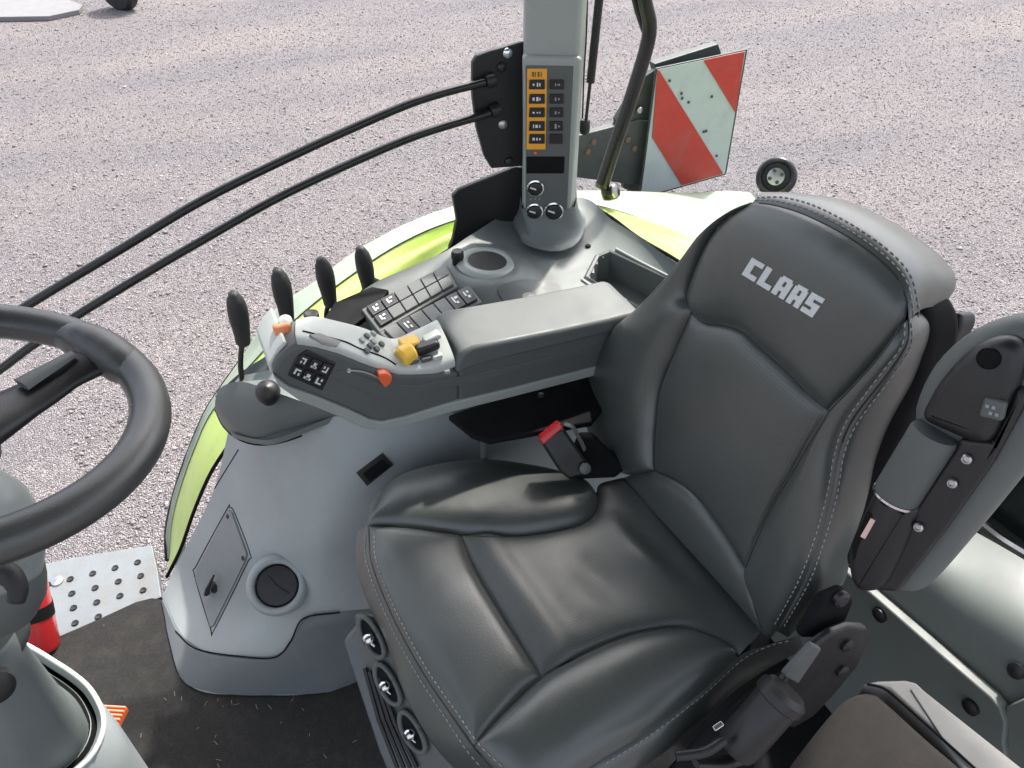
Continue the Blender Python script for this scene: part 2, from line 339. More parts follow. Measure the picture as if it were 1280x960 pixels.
def pebbles():
    N = 210000; k = int(N * 1.0)
    az = rng.uniform(rad(-14), rad(64), k); dist = 1.6 + (rng.random(k) ** 1.15) * 13.5
    x = dist * np.sin(az); y = dist * np.cos(az)
    s = rng.lognormal(math.log(.0042), .40, k) * (1 + dist * .035)
    oct_ = np.array([(1, 0, 0), (0, 1, 0), (-1, 0, 0), (0, -1, 0), (0, 0, 1), (0, 0, -1)], float)
    rot = rng.uniform(0, 6.28, k); J = oct_[None] * rng.uniform(.6, 1.25, (k, 6, 1)) + rng.normal(0, .15, (k, 6, 3)); J[:, :, 2] *= .62
    c, s_ = np.cos(rot)[:, None], np.sin(rot)[:, None]; X = J[:, :, 0] * c - J[:, :, 1] * s_; Yv = J[:, :, 0] * s_ + J[:, :, 1] * c
    V = np.stack([X, Yv, J[:, :, 2]], 2) * s[:, None, None]; V[:, :, 0] += x[:, None]; V[:, :, 1] += y[:, None]; V[:, :, 2] += GZ + .3 * s[:, None]
    F0 = np.array([(0, 1, 4), (1, 2, 4), (2, 3, 4), (3, 0, 4), (1, 0, 5), (2, 1, 5), (3, 2, 5), (0, 3, 5)])
    Fc = (F0[None] + 6 * np.arange(k)[:, None, None]).reshape(-1, 3)
    me = bpy.data.meshes.new('gravel'); me.vertices.add(k * 6); me.vertices.foreach_set('co', V.reshape(-1)); me.loops.add(len(Fc) * 3); me.loops.foreach_set('vertex_index', Fc.ravel())
    me.polygons.add(len(Fc)); me.polygons.foreach_set('loop_start', np.arange(len(Fc)) * 3); me.update(calc_edges=True)
    a = me.attributes.new('tone', 'FLOAT', 'POINT'); a.data.foreach_set('value', np.repeat(rng.beta(1.6, 1.9, k), 6))
    me.materials.append(pebble_mat()); o = bpy.data.objects.new('gravel', me); scene.collection.objects.link(o); o['kind'] = 'stuff'
    o['label'] = 'loose pinkish grey gravel covering the yard outside the cab'
pebbles()

# ============================================================= FLOOR
floor = thing('cab_floor', 'steel cab floor under the black mat', 'floor', (0.2, .3, -.06))
fp = [at(203, 748, z=-.01), at(75, 800, z=-.01), np.array([-.75, 1.0, -.01]), np.array([-.75, -.1, -.01]), np.array([1.3, -.1, -.01]), np.array([1.3, 1.2, -.01]), np.array([-.2, 1.2, -.01])]
prism('floor_plate', [p * [1, 1, 0] + [0, 0, -.012] for p in fp], (0, 0, -.05), 'blackmat', floor, bevel=0)
matpts = [at(204, 750, z=0), at(190, 747, z=0), at(170, 752, z=0), at(120, 775, z=0), at(74, 797, z=0), at(40, 815, z=0), np.array([-.62, 1.0, 0]), np.array([-.7, .2, 0]), np.array([.5, .1, 0]), np.array([.5, .8, 0]), np.array([-.02, .95, 0]), np.array([-.2, 1.08, 0])]
o = prism('floor_mat', matpts, (0, 0, -.01), 'carpet', None, bevel=.002); tag(o, 'black textured floor mat in front of the seat, with bits of dry grass on it', 'floor mat')
def debris():
    V = []; Fc = []
    for k in range(30):
        x, y = random.choice([(random.uniform(150, 460), random.uniform(840, 960)), (random.uniform(90, 420), random.uniform(770, 960)), (random.uniform(230, 420), random.uniform(862, 885))])
        p = at(x, y, z=.001)
        a = random.uniform(0, 3.14); l = random.uniform(.001, .006); d = np.array([math.cos(a), math.sin(a), random.uniform(0, .3)]) * l
        v, f = tube_data([p - d, p + [0, 0, .001], p + d], .0006, 4); o = len(V); V += list(v); Fc += [tuple(i + o for i in q) for q in f]
    tag(mesh('straw_bits', V, Fc, 'straw', None, kind='stuff'), 'bits of dry grass and grit scattered on the black floor mat', 'debris')
debris()

# tread plate outside the far door
tp = thing('tread_plate', 'pale aluminium step plate with rows of dimples beyond the floor mat', 'step plate', at(130, 740, z=-.04))
cs = [(48, 706), (100, 695), (150, 687), (190, 681), (197, 712), (202, 746), (165, 760), (120, 776), (74, 796), (60, 750)]
prism('plate', [at(x, y, z=-.02) for x, y in cs], (0, 0, -.02), 'alu', tp, bevel=.003)
hole0 = None
for (x, y) in [(60, 731), (88, 724), (116, 717), (144, 710), (172, 703), (61, 749), (90, 742), (119, 735), (148, 727), (176, 720), (92, 760), (121, 753), (150, 745), (179, 738), (94, 779), (123, 771)]:
    c = at(x, y, z=-.0195)
    if hole0 is None: hole0 = lathe('dimple', [(0, .0), (.0045, .0005), (.0055, .0015), (.0068, .0017), (.0078, .0)], c, VZ, 'black', tp, seg=14)
    else: place(hole0, 'dimple', c + [0, 0, .0018], tp)
lathe('bolt', [(.014, 0), (.013, .004), (0, .006)], at(72, 727, z=-.02), VZ, 'steel', tp, seg=16)

# ============================================================= DRIVER SEAT
CU = Pl((.3, .5, .52), (0, 0, 1), (0, 1, 0))
rc = rad(13); BK = Pl((.535, .5, .52), (-math.cos(rc), 0, math.sin(rc)), (math.sin(rc), 0, math.cos(rc)))
seat = thing('driver_seat', 'black leather driver seat with perforated centre and silver CLAAS lettering on the headrest', 'seat', (.33, .53, 0))
far_in = [(461, 657, 0), (505, 660, 0), (576, 669, 0), (640, 671, 0), (690, 665, 0), (728, 655, 0)]
far_out = [(461, 657, 0), (463, 640, -.004), (478, 613, -.01), (505, 595, -.014), (556, 582, -.016), (610, 578, -.018), (655, 583, -.018), (701, 592, -.014), (733, 603, -.006), (747, 622, 0), (744, 640, 0), (728, 655, 0)]
def dip_far(uv, s, t): return 0 * s
panel('side_bolster.1', CU, far_out[:10], far_in + [(744, 640, 0), (747, 622, 0)], None, None, 'leather', seat, .010, .008, .024, 'tb', nu=80)
f_top = [(461, 657), (505, 660), (540, 664), (576, 669)]
f_near = [(678, 848), (655, 867), (637, 886), (612, 912), (592, 934, -.004)]
f_seam = [(576, 669), (592, 709), (624, 764), (656, 814), (678, 848)]
f_front = [(461, 657, 0), (465, 705, -.012), (492, 773, -.02), (529, 841, -.02), (565, 895, -.014), (592, 934, -.004)]
panel('front_panel', CU, f_top, [(592, 934, -.004), (612, 912), (637, 886), (655, 867), (678, 848)], f_front, f_seam, 'leather', seat, .008, .008, .018, 'tblr', dip=None)
c_far = [(576, 669), (640, 671), (690, 665), (728, 655), (744, 640), (747, 622), (750, 606), (778, 598)]
c_near = [(678, 848), (714, 827), (760, 805), (805, 791), (855, 786), (891, 796), (915, 809), (923, 821)]
junc = [(778, 598), (835, 659), (900, 730), (957, 795)]
panel('centre_panel', CU, c_far, c_near, f_seam, [(778, 598), (835, 659), (900, 730), (948, 785), (923, 821)], 'perf', seat, .007, .008, .006, 'tbl', nu=80, nv=60,
      dip=lambda uv, s, t: -.006 * np.exp(-((s - .45) / .1) ** 2) * np.exp(-((t - .5) / .3) ** 2) + .009 * np.exp(-((s - .68) / .08) ** 2) * np.exp(-((t - .45) / .3) ** 2) + .007 * np.exp(-((s - .12) / .07) ** 2))
n_in = [(592, 934, -.004), (612, 912), (637, 886), (678, 848), (714, 827), (760, 805), (805, 791), (855, 786), (891, 796), (915, 809), (923, 821)]
n_out = [(592, 934, -.004), (620, 965, -.012), (660, 992, -.014), (700, 982, -.016), (746, 954, -.016), (805, 918, -.016), (873, 868, -.012), (923, 821, -.004)]
panel('side_bolster.2', CU, n_in, n_out, None, None, 'leather', seat, .010, .008, .024, 'tb', nu=80)
# cushion sides
panel('side_strip.1', CU, [(x, y, h) for x, y, h in far_out[:9][::-1]], [(740, 625, -.10), (700, 612, -.11), (655, 605, -.11), (556, 608, -.11), (500, 622, -.11), (470, 645, -.11), (446, 690, -.085)], None, None, 'leather', seat, .0, .01, .012, '', nrm=(0, .8, .4))
fr_t = f_front + [(620, 965, -.012)]
panel('front_strip', CU, fr_t, [(446, 664, -.02), (445, 700, -.035), (456, 745, -.055), (482, 800, -.065), (506, 868, -.07), (541, 930, -.07), (582, 975, -.07)], None, None, 'leather', seat, .0, .01, .003, '', nrm=(-1, 0, .3))
panel('side_strip.2', CU, n_out[1:] + [(960, 806, 0), (1000, 794, .01)], [(610, 990, -.075), (665, 1030, -.075), (720, 1018, -.075), (790, 965, -.075), (850, 921, -.075), (918, 862, -.07), (965, 832, -.05), (1005, 812, -.02)], None, None, 'leather', seat, .0, .01, .012, '', nu=80, nrm=(0, -1, .2))
# backrest
b_ltop = [(864, 391), (880, 404), (905, 407), (930, 416), (953, 437), (985, 466), (1010, 492), (1037, 514)]
b_left = [(864, 391), (845, 437), (826, 487), (820, 537), (818, 588)]
b_right = [(1037, 514), (1000, 575), (960, 645), (932, 709)]
b_bot = [(818, 588), (848, 602), (876, 625), (908, 668), (932, 709)]
panel('backrest_centre', BK, b_ltop, b_bot, b_left, b_right, 'perf', seat, .006, .007, .010, 'tlrb', nu=60, nv=80)
panel('backrest_foot', BK, b_bot, junc, [(818, 588), (800, 590), (778, 598)], [(932, 709), (945, 755), (957, 795)], 'leather', seat, .005, .006, .006, 'tlb')
l_in = [(941, 253), (907, 275), (882, 308), (860, 365), (864, 391), (845, 437), (826, 487), (820, 537), (818, 588)]
l_out = [(941, 253, -.01), (918, 268, -.02), (885, 303, -.03), (855, 346, -.035), (803, 390, -.035), (770, 412, -.035), (747, 445, -.035), (736, 485, -.035), (738, 530, -.03), (756, 568, -.02), (785, 592, -.01), (818, 588, 0)]
panel('backrest_bolster.1', BK, l_in, l_out, None, None, 'leather', seat, .007, .008, .030, 't', nu=90)
h_top = [(941, 253), (970, 257), (1010, 270), (1060, 296), (1100, 325), (1125, 352), (1134, 378)]
h_right = [(1134, 378), (1128, 405), (1098, 448), (1065, 485), (1037, 514)]
panel('headrest', BK, h_top, b_ltop, [(941, 253), (907, 275), (882, 308), (860, 365), (864, 391)], h_right, 'leather', seat, .008, .010, .016, 'tblr', nu=70, nv=60)
panel('headrest_cap', BK, [(941, 253), (970, 257), (1010, 270), (1060, 296), (1100, 325), (1125, 352), (1134, 378), (1136, 400)],
      [(950, 243, -.02), (1000, 248, -.06), (1055, 258, -.09), (1115, 285, -.11), (1165, 318, -.12), (1189, 345, -.12), (1192, 362, -.11), (1182, 379, -.09)], None, [(1136, 400), (1150, 390, -.03), (1165, 386, -.06), (1182, 379, -.09)], 'leather', seat, .004, .006, .012, 't', nrm=(.1, -.2, 1))
r_in = [(1136, 399), (1128, 405), (1098, 448), (1065, 485), (1037, 514), (1000, 575), (960, 645), (932, 709), (945, 755), (957, 795)]
r_st = [(1136, 399), (1133, 430, .004), (1107, 470, .006), (1066, 524, .008), (1049, 566, .008), (1039, 620, .008), (1022, 679, .008), (1003, 730, .006), (971, 789, .004)]
panel('backrest_bolster.2', BK, r_in, r_st, None, None, 'leather', seat, .007, .008, .018, 'tb', nu=90)
panel('backrest_side', BK, r_st, [(1150, 391, -.04), (1173, 392, -.08), (1179, 412, -.10), (1172, 450, -.10), (1140, 520, -.10), (1104, 600, -.10), (1066, 680, -.10), (1056, 722, -.09), (1030, 748, -.06), (985, 797, -.02)], None, None, 'leather', seat, .0, .01, .018, '', nu=90, nrm=(-.3, -1, 0))
# rear shell closing the backrest volume
shell = [(941, 255), (885, 305), (803, 392), (747, 447), (738, 530), (785, 592), (957, 795), (1040, 700), (1100, 590), (1150, 470), (1160, 400), (1120, 330), (1040, 275)]
prism('back_shell', pts(shell, pl=BK, h=-.035), tuple(-BK.n * .07), 'blackmat', seat, bevel=.02)
ub = [at(x, y, z=.50) for x, y in [(480, 640), (560, 612), (700, 615), (775, 610), (945, 800), (870, 860), (720, 975), (680, 975), (610, 880), (530, 740)]]
prism('cushion_pan', ub, (0, 0, -.05), 'blackmat', seat, bevel=.01)
SB = BV['_all']
for nm, path in [('stitching', [(944, 250), (975, 252), (1015, 264), (1065, 290), (1106, 320), (1131, 348), (1140, 378), (1142, 402)]),
                 ('stitching', [(946, 247), (980, 247), (1020, 258), (1070, 284), (1112, 314), (1138, 344), (1147, 378), (1148, 400)]),
                 ('stitching', [(1131, 404), (1127, 432), (1100, 468), (1060, 522), (1043, 566), (1033, 620), (1016, 679), (996, 730), (966, 785)]),
                 ('stitching', [(1139, 404), (1138, 434), (1112, 474), (1072, 528), (1055, 568), (1046, 620), (1029, 679), (1010, 730), (977, 788)]),
                 ('stitching', [(468, 664), (471, 704), (498, 770), (535, 838), (571, 890), (598, 929), (632, 962)]),
                 ('stitching', [(457, 668), (459, 706), (486, 776), (521, 842), (557, 897), (584, 938), (610, 968)]),
                 ('stitching', [(985, 795), (960, 800), (925, 817), (873, 863), (805, 913), (746, 949), (712, 968)]),
                 ('stitching', [(985, 801), (960, 808), (927, 825), (875, 872), (808, 922), (750, 958)]),
                 ('stitching', [(462, 640), (470, 622), (482, 609)])]:
    stitches(nm, path, SB, seat)
for path in [[(461, 657), (465, 705), (492, 773), (529, 841), (565, 895), (592, 934), (620, 965)], [(864, 391), (845, 437), (826, 487), (820, 537), (818, 588)], b_ltop, b_right, f_seam, [q[:2] for q in n_in], [q[:2] for q in far_in], junc,
             h_top, [q[:2] for q in r_st], h_right, [q[:2] for q in b_bot], c_far[5:]]:
    seamline('seam_piping', path, SB, seat)

def lettering():
    TL, TR, BL, BR = [np.array(q, float) for q in ((941, 322), (1032, 374), (928, 343), (1016, 397))]
    let = {'C': [(0, 0, 5, 1.8), (0, 1.8, 2.1, 5.2), (0, 5.2, 5, 7)], 'L': [(0, 0, 2.1, 5.2), (0, 5.2, 5, 7)],
           'A': [(0, .8, 1.95, 7), (.6, 0, 4.4, 1.5), (3.05, .8, 5, 7), (1.95, 3.4, 3.05, 5)], 'S': [(0, 0, 5, 1.65), (0, 1.65, 2.1, 2.7), (0, 2.7, 5, 4.3), (2.9, 4.3, 5, 5.35), (0, 5.35, 5, 7)]}
    V = []; Fc = []; x0 = 0; word = 'CLAAS'; W = 5 * 5 + 4 * .9
    def pos(a, b, lift):
        s, t = a / W, b / 7; q = (1 - t) * ((1 - s) * TL + s * TR) + t * ((1 - s) * BL + s * BR); p, _ = drape(q[0], q[1], [BV['headrest']], lift); return p
    for ch in word:
        for (a, b, c, d) in let[ch]:
            na, nb = max(2, int((c - a) * 1.5)), max(2, int((d - b) * 1.5)); o = len(V)
            for lift in (.0014, -.001):
                for j in range(nb):
                    for i in range(na): V.append(pos(x0 + a + (c - a) * i / (na - 1), b + (d - b) * j / (nb - 1), lift))
            K = na * nb
            for j in range(nb - 1):
                for i in range(na - 1):
                    q = o + j * na + i; Fc += [(q, q + 1, q + na + 1, q + na), (q + K, q + K + na, q + K + na + 1, q + K + 1)]
            ring = [i for i in range(na)] + [j * na + na - 1 for j in range(1, nb)] + [(nb - 1) * na + i for i in range(na - 2, -1, -1)] + [j * na for j in range(nb - 2, 0, -1)]
            for a_, b_2 in zip(ring, ring[1:] + ring[:1]): Fc.append((o + a_, o + b_2, o + b_2 + K, o + a_ + K))
        x0 += 5.9
    mesh('lettering', V, Fc, 'letter', seat, smooth=35)
lettering()
# black hinge behind right shoulder
prism('shoulder_bracket', pts([(1178, 392), (1200, 390), (1202, 405), (1190, 430), (1176, 440)], pl=BK, h=-.10), tuple(-BK.n * .03), 'black', seat, bevel=.006)

# seat suspension, front control plate
sus = thing('seat_suspension', 'black ribbed suspension base with front adjuster slots under the driver seat', 'seat base', (.3, .55, 0))
FP = Pl(at(480, 830, z=.40), (-.72, -.45, .5), (0, 0, 1))
fpl = [(440, 765), (462, 765), (490, 800), (530, 880), (575, 965), (620, 1010), (560, 1010), (520, 960), (470, 870), (440, 800)]
prism('front_plate', [at(x, y, pl=FP) for x, y in [(442, 768), (468, 768), (500, 800), (540, 868), (600, 965), (640, 1010), (560, 1010), (515, 950), (470, 870), (445, 805)]], tuple(-FP.n * .02), 'plas_dark', sus, bevel=.005)
lower = [at(x, y, pl=FP, h=-.03) for x, y in [(424, 800), (450, 770), (500, 840), (640, 1010), (500, 1010), (470, 940)]]
prism('bellows', lower, (.16, .02, -.02), 'plinth', sus, bevel=.012)
for k in range(4):
    a = at(452 + 6 * k + 4, 835 + 4 * k, pl=FP, h=.004); b = at(497 + 8 * k, 960 + 0 * k, pl=FP, h=.004); tube('rib', [a, (a + b) / 2 + [-.004, 0, 0], b], .0035, 'black', sus, seg=8)
for (x, y) in [(465, 796), (485, 855), (516, 915)]:
    dn = at(x + 14, y + 26, pl=FP) - at(x - 14, y - 26, pl=FP); sd_ = at(x + 14, y - 6, pl=FP) - at(x - 12, y + 6, pl=FP); c = at(x, y, pl=FP, h=.006)
    dn_ = dn / np.linalg.norm(dn); sd_ -= dn_ * (dn_ @ sd_); sd_ /= np.linalg.norm(sd_); Lh = np.linalg.norm(dn) / 2
    ring = [c + dn_ * Lh * math.sin(t) * .95 + sd_ * .014 * math.cos(t) * (1.25 if math.cos(t) < 0 else 1) for t in np.linspace(0, 2 * math.pi, 25)]
    hb = tube('handle_frame', ring, .0042, 'plas_dark', sus, seg=10, smooth=180)
    inn = [c + dn_ * Lh * .85 * math.sin(t) + sd_ * .011 * math.cos(t) for t in np.linspace(0, 2 * math.pi, 16, endpoint=False)]
    prism('slot', inn, tuple(-FP.n * .004), 'blackmat', hb, bevel=0)
    lathe('adjuster_lever', [(0, .010), (.006, .009), (.009, .004), (.0095, -.002), (.008, -.006)], c - sd_ * .004 + FP.n * .002, FP.n + sd_ * -.4, 'chrome', hb, seg=14)
    tube('lever_tongue', [c - sd_ * .004 + FP.n * .006, c + dn_ * .014 + FP.n * .003 - sd_ * .001], [.0035, .002], 'chrome', hb, seg=8)

# mechanism beside the seat (near side)
mech = thing('seat_side_mechanism', 'black recliner bracket with barrel knob at the near lower side of the driver seat', 'seat bracket', at(1000, 860, v=.30))
MP = Pl((.6, .275, .5), (0, -1, .15), (0, 0, 1))
prism('hinge_plate', pts([(1014, 812), (1040, 792), (1062, 784), (1085, 786), (1089, 800), (1074, 832), (1045, 868), (1018, 896), (992, 912), (975, 905), (975, 860)], pl=MP), (0, .012, 0), 'black', mech, bevel=.005)
prism('hinge_edge', pts([(980, 846), (1016, 806), (1028, 812), (998, 856)], pl=MP, h=.012), (0, .008, 0), 'plas_dark', mech, bevel=.003)
for x, y in [(1058, 806), (1052, 838)]: lathe('bolt', [(.009, -.002), (.009, .003), (.006, .005), (0, .005)], at(x, y, pl=MP, h=.001), MP.n, 'black', mech, seg=12)
a = at(918, 938, pl=MP, h=.03); b = at(984, 862, pl=MP, h=.03); ax = b - a; Lc = np.linalg.norm(ax)
lathe('barrel_knob', [(.0, -.004), (.021, 0), (.025, .01), (.025, Lc * .8), (.028, Lc * .82), (.028, Lc * .93), (.022, Lc), (0, Lc)], a, ax, 'black', mech, seg=32)
prism('side_frame', pts([(826, 985), (884, 922), (942, 872), (985, 845), (1015, 828), (1015, 870), (960, 910), (930, 1010), (820, 1010)], pl=MP, h=-.02), (0, .012, 0), 'blackmat', mech, bevel=.006)
prism('recline_arm', pts([(1000, 800), (1030, 750), (1058, 738), (1070, 752), (1058, 780), (1030, 800)], pl=MP, h=-.02), (0, .015, 0), 'blackmat', mech, bevel=.008)
lathe('bolt', [(.011, -.002), (.011, .004), (.007, .007), (0, .007)], at(1050, 748, pl=MP, h=-.018), MP.n, 'black', mech, seg=12)
tube('pull_rod', [at(845, 945, pl=MP, h=.02), at(880, 940, pl=MP, h=.03), at(905, 925, pl=MP, h=.03)], .006, 'black', mech, n=12)
box('clip', at(898, 908, pl=MP, h=.02), (VX + .4 * VZ, VY), (.012, .006, .005), 'chrome', mech, bevel=.001)
tube('release_handle', [at(870, 955, pl=MP, h=.03), at(910, 952, pl=MP, h=.03), at(945, 945, pl=MP, h=.03)], [.006, .009, .006], 'black', mech, n=12, flat=.6)

# folded near armrest
arm = thing('folded_armrest', 'grey padded armrest folded upright against the near side of the driver seat, black underside showing', 'armrest', at(1100, 725, v=.27))
AP = Pl((.575, .22, .88), (-.93, -.28, .25), (.25, 0, .97))
pad = [(1136, 530), (1143, 494), (1164, 456), (1198, 424), (1238, 404), (1275, 397), (1320, 406), (1345, 440), (1338, 500), (1304, 560), (1248, 632), (1196, 694), (1165, 729), (1142, 747), (1115, 744), (1105, 730), (1120, 680), (1150, 600)]
ptsA = cr(pts(pad, pl=AP, h=-.012), 60, True)
def rounded_slab(name, P, n, th, r, m, parent, seg=6):                 # slab with a fully rounded edge
    P = np.array(P); c = P.mean(0); V = []; K = len(P)
    T = np.roll(P, -1, 0) - np.roll(P, 1, 0); T /= np.linalg.norm(T, axis=1)[:, None]; O = np.cross(T, n); O *= np.sign(((P - c) * O).sum(1).mean())
    for k in range(seg * 2 + 1):
        a = -math.pi / 2 + math.pi * k / (seg * 2); off = r * (math.cos(a) - 1); zz = th / 2 * math.sin(a)
        V.append(P + O * off - n * (th / 2) + n * (-zz))
    V = np.vstack(V); Fc = grid_faces(K, seg * 2 + 1, True) + [tuple(range(K)), tuple(seg * 2 * K + i for i in range(K))[::-1]]
    return mesh(name, V, Fc, m, parent, smooth=60)
rounded_slab('pad', ptsA, AP.n, .045, .018, 'plas_mid', arm)
up_ = [(1150, 526), (1158, 500), (1176, 472), (1205, 442), (1236, 425), (1264, 424), (1280, 440), (1276, 470), (1262, 505), (1240, 552), (1215, 556), (1185, 545)]
rounded_slab('underside_cover', cr(pts(up_, pl=AP, h=.006), 60, True), AP.n, .03, .012, 'black', arm)
prism('underside_rail', pts([(1200, 548), (1240, 552), (1272, 482), (1284, 500), (1240, 580), (1180, 665), (1120, 742), (1085, 738), (1100, 700)], pl=AP, h=.0), tuple(-AP.n * .02), 'black', arm, bevel=.006)
a = at(1120, 620, pl=AP, h=-.004); b = at(1170, 540, pl=AP, h=-.004); Lc = np.linalg.norm(b - a); wdt = 28 * px_size(a)
lathe('hinge_barrel', [(.0, 0), (wdt * .94, .0), (wdt, .004), (wdt, Lc - .004), (wdt * .94, Lc), (0, Lc)], a, b - a, 'plas_dark', arm, seg=40)
lathe('chrome_ring', [(wdt * .98, -.0015), (wdt * 1.01, -.0015), (wdt * 1.01, .001), (wdt * .98, .001)], a, b - a, 'chrome', arm, seg=40)
rounded_slab('lower_cover', cr(pts([(1093, 612), (1120, 622), (1148, 638), (1140, 670), (1125, 705), (1105, 738), (1075, 745), (1058, 728), (1056, 690), (1072, 650)], pl=AP, h=.008), 60, True), AP.n, .04, .014, 'black', arm)
prism('slot', pts([(1083, 640), (1098, 646), (1078, 690), (1066, 702), (1064, 680)], pl=AP, h=.0075), tuple(-AP.n * .005), 'blackmat', arm, bevel=.001)
prism('tag', pts([(1088, 648), (1094, 651), (1081, 674), (1075, 671)], pl=AP, h=.009), tuple(-AP.n * .002), mat('pink_tag', (.75, .5, .45), .5), arm, bevel=.0006)
sw = prism('adjuster_switch', pts([(1230, 496), (1258, 503), (1252, 528), (1222, 521)], pl=AP, h=.009), tuple(-AP.n * .01), 'plas_dark', arm, bevel=.003)
for q in ((1234, 508), (1242, 510), (1238, 517), (1246, 519)): prism('mark', pts([(q[0] - 2, q[1] - 2.6), (q[0] + 2.4, q[1] - 1.6), (q[0] + 1.6, q[1] + 2.2), (q[0] - 2.6, q[1] + 1.4)], pl=AP, h=.0096), tuple(-AP.n * .001), 'dimglyph', sw, bevel=0)
lathe('cap', [(.0, 0.0005), (.0085, .0005), (.0095, .0015), (.010, -.002)], at(1236, 448, pl=AP, h=.006), AP.n, 'blackmat', arm, seg=20)
for q in ((1208, 574), (1190, 604), (1148, 659)):
    s_ = lathe('screw', [(.0048, -.002), (.0048, .0012), (.0036, .0025), (.0028, .0025), (.0022, .0005), (0, .0005)], at(*q, pl=AP, h=.003), AP.n, 'steel', arm, seg=12)

# ============================================================= FAR SIDE: wheel housing, console deck
cons = thing('side_console', 'pale grey wheel housing and green-grey side console with hatch, vent and switch blocks', 'side console', (.3, 1.1, 0))
rowsG = [  # columns A..F, each (px,py,kw)
    [at(286, 536, v=1.20), at(322, 545, v=1.11), at(385, 530, v=1.03), at(450, 508, v=.98), at(560, 500, v=.95), at(760, 455, v=.95), at(900, 420, v=.95)],
    [at(270, 605, v=1.23), at(318, 636, v=1.10), at(385, 612, v=1.00), at(455, 590, v=.945), at(565, 570, v=.93), at(765, 545, v=.93), at(920, 500, v=.93)],
    [at(245, 660, v=1.25), at(300, 700, v=1.09), at(372, 680, v=.985), at(440, 665, v=.93), at(560, 650, v=.91), at(770, 620, v=.91), at(930, 580, v=.91)],
    [at(221, 705, v=1.26), at(283, 765, v=1.08), at(350, 765, v=.975), at(425, 735, v=.92), at(555, 740, v=.89), at(775, 700, v=.89), at(940, 650, v=.89)],
    [at(203, 745, z=0.0), at(232, 852, z=.0), at(320, 868, z=.0), at(405, 864, z=.0), np.array([.12, .86, 0]), np.array([.5, .86, 0]), np.array([.9, .86, 0])]]
V, Fc = patch(rowsG, 90, 70); HB = BVHTree.FromPolygons([Vector(v) for v in V], Fc); mesh('housing_panel', V, Fc, 'body', cons, smooth=180)
def drape_poly(name, poly, m, parent, lift=.003, thick=.003, n=0, bvs=None, edge=None, bevel=.0008):  # thin plate hugging a surface
    P2 = cr([(a, b, 0) for a, b in poly], n, True) if n else np.array([(a, b, 0) for a, b in poly], float)
    if not n:                                                          # subdivide straight edges
        Q = []
        for a, b in zip(P2, np.roll(P2, -1, 0)):
            for t in np.linspace(0, 1, 8, endpoint=False): Q.append(a + (b - a) * t)
        P2 = np.array(Q)
    c = P2.mean(0); K = len(P2); V = []; N = []
    def drape(x, y, bvs, lift):
        q, n = drape0(x, y, bvs, lift)
        if q is None:
            r = ray(x, y); d0 = 1.4; n_ = None
            for _ in range(6):
                h = bvs[0].find_nearest(Vector(C0 + r * d0)); d0 = (np.array(h[0]) - C0) @ _F; n_ = np.array(h[1])
            q, n = np.array(h[0]), (n_ if n_ @ r < 0 else -n_)
        return q, n
    for s in (1, .75, .5, .25):
        for p in c + (P2 - c) * s:
            q, nn = drape(p[0], p[1], bvs or [HB], 0); 
            V.append(q if q is not None else V[-1]); N.append(nn if nn is not None else N[-1])
    q, nn = drape(c[0], c[1], bvs or [HB], 0); V.append(q); N.append(nn); V = np.array(V); N = np.array(N)
    n0 = len(V); Fc = []
    for r in range(3): Fc += [(r * K + i, r * K + (i + 1) % K, (r + 1) * K + (i + 1) % K, (r + 1) * K + i) for i in range(K)]
    Fc += [(3 * K + i, 3 * K + (i + 1) % K, 4 * K) for i in range(K)]
    VV = np.vstack([V + N * lift, V[:K] + N[:K] * (lift - thick)]); Fc += [((i + 1) % K, i, n0 + i, n0 + (i + 1) % K) for i in range(K)]
    return mesh(name, VV, Fc, m, parent, smooth=40)
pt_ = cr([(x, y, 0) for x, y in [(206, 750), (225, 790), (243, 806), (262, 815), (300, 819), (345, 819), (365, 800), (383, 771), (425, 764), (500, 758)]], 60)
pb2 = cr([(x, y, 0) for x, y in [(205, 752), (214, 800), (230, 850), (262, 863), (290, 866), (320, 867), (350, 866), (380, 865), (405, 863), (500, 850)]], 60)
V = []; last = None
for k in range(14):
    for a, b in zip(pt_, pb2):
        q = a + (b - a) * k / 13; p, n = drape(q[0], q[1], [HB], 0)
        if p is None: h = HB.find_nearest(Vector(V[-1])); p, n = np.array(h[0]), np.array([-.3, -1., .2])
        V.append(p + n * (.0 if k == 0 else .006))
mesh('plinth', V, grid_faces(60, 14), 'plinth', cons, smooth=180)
seamt = lambda path, name='panel_gap', r=.0016, m='blackmat', bv=None, par=cons, lift=0: seamline(name, path, bv or [HB], par, r, m, lift)
seamt([(222, 790), (240, 808), (262, 816), (300, 820), (345, 820), (365, 800), (382, 771), (425, 763)], lift=.006)
seamt([(203, 745), (215, 800), (232, 852), (260, 863), (320, 868), (405, 864)], 'foot_seal', .004, 'blackmat')
hatch = drape_poly('hatch', [(287, 637), (291, 640), (310, 692), (308, 700), (268, 782), (264, 784), (246, 722), (247, 712)], 'plas_mid', cons, .004, .005)
hatch.data.materials[0] = mat('hatch_grey', (.21, .23, .235), .45, bump=.08)
seamt([(287, 634), (293, 640), (313, 693), (309, 704), (268, 787), (263, 785), (243, 718), (246, 706), (284, 636), (287, 634)], r=.0012)
for q in ((287, 645), (306, 697)):
    p, n = drape(*q, [HB], .004); lathe('screw', [(.005, -.002), (.005, .001), (.002, .002), (0, .001)], p, n, 'black', hatch, seg=12)
p, n = drape(270, 733, [HB], .004); t1 = at(276, 718, v=1.1) - at(264, 742, v=1.1)
lathe('latch_base', [(.013, 0), (.012, .004), (0, .005)], p, n, 'black', hatch, seg=16)
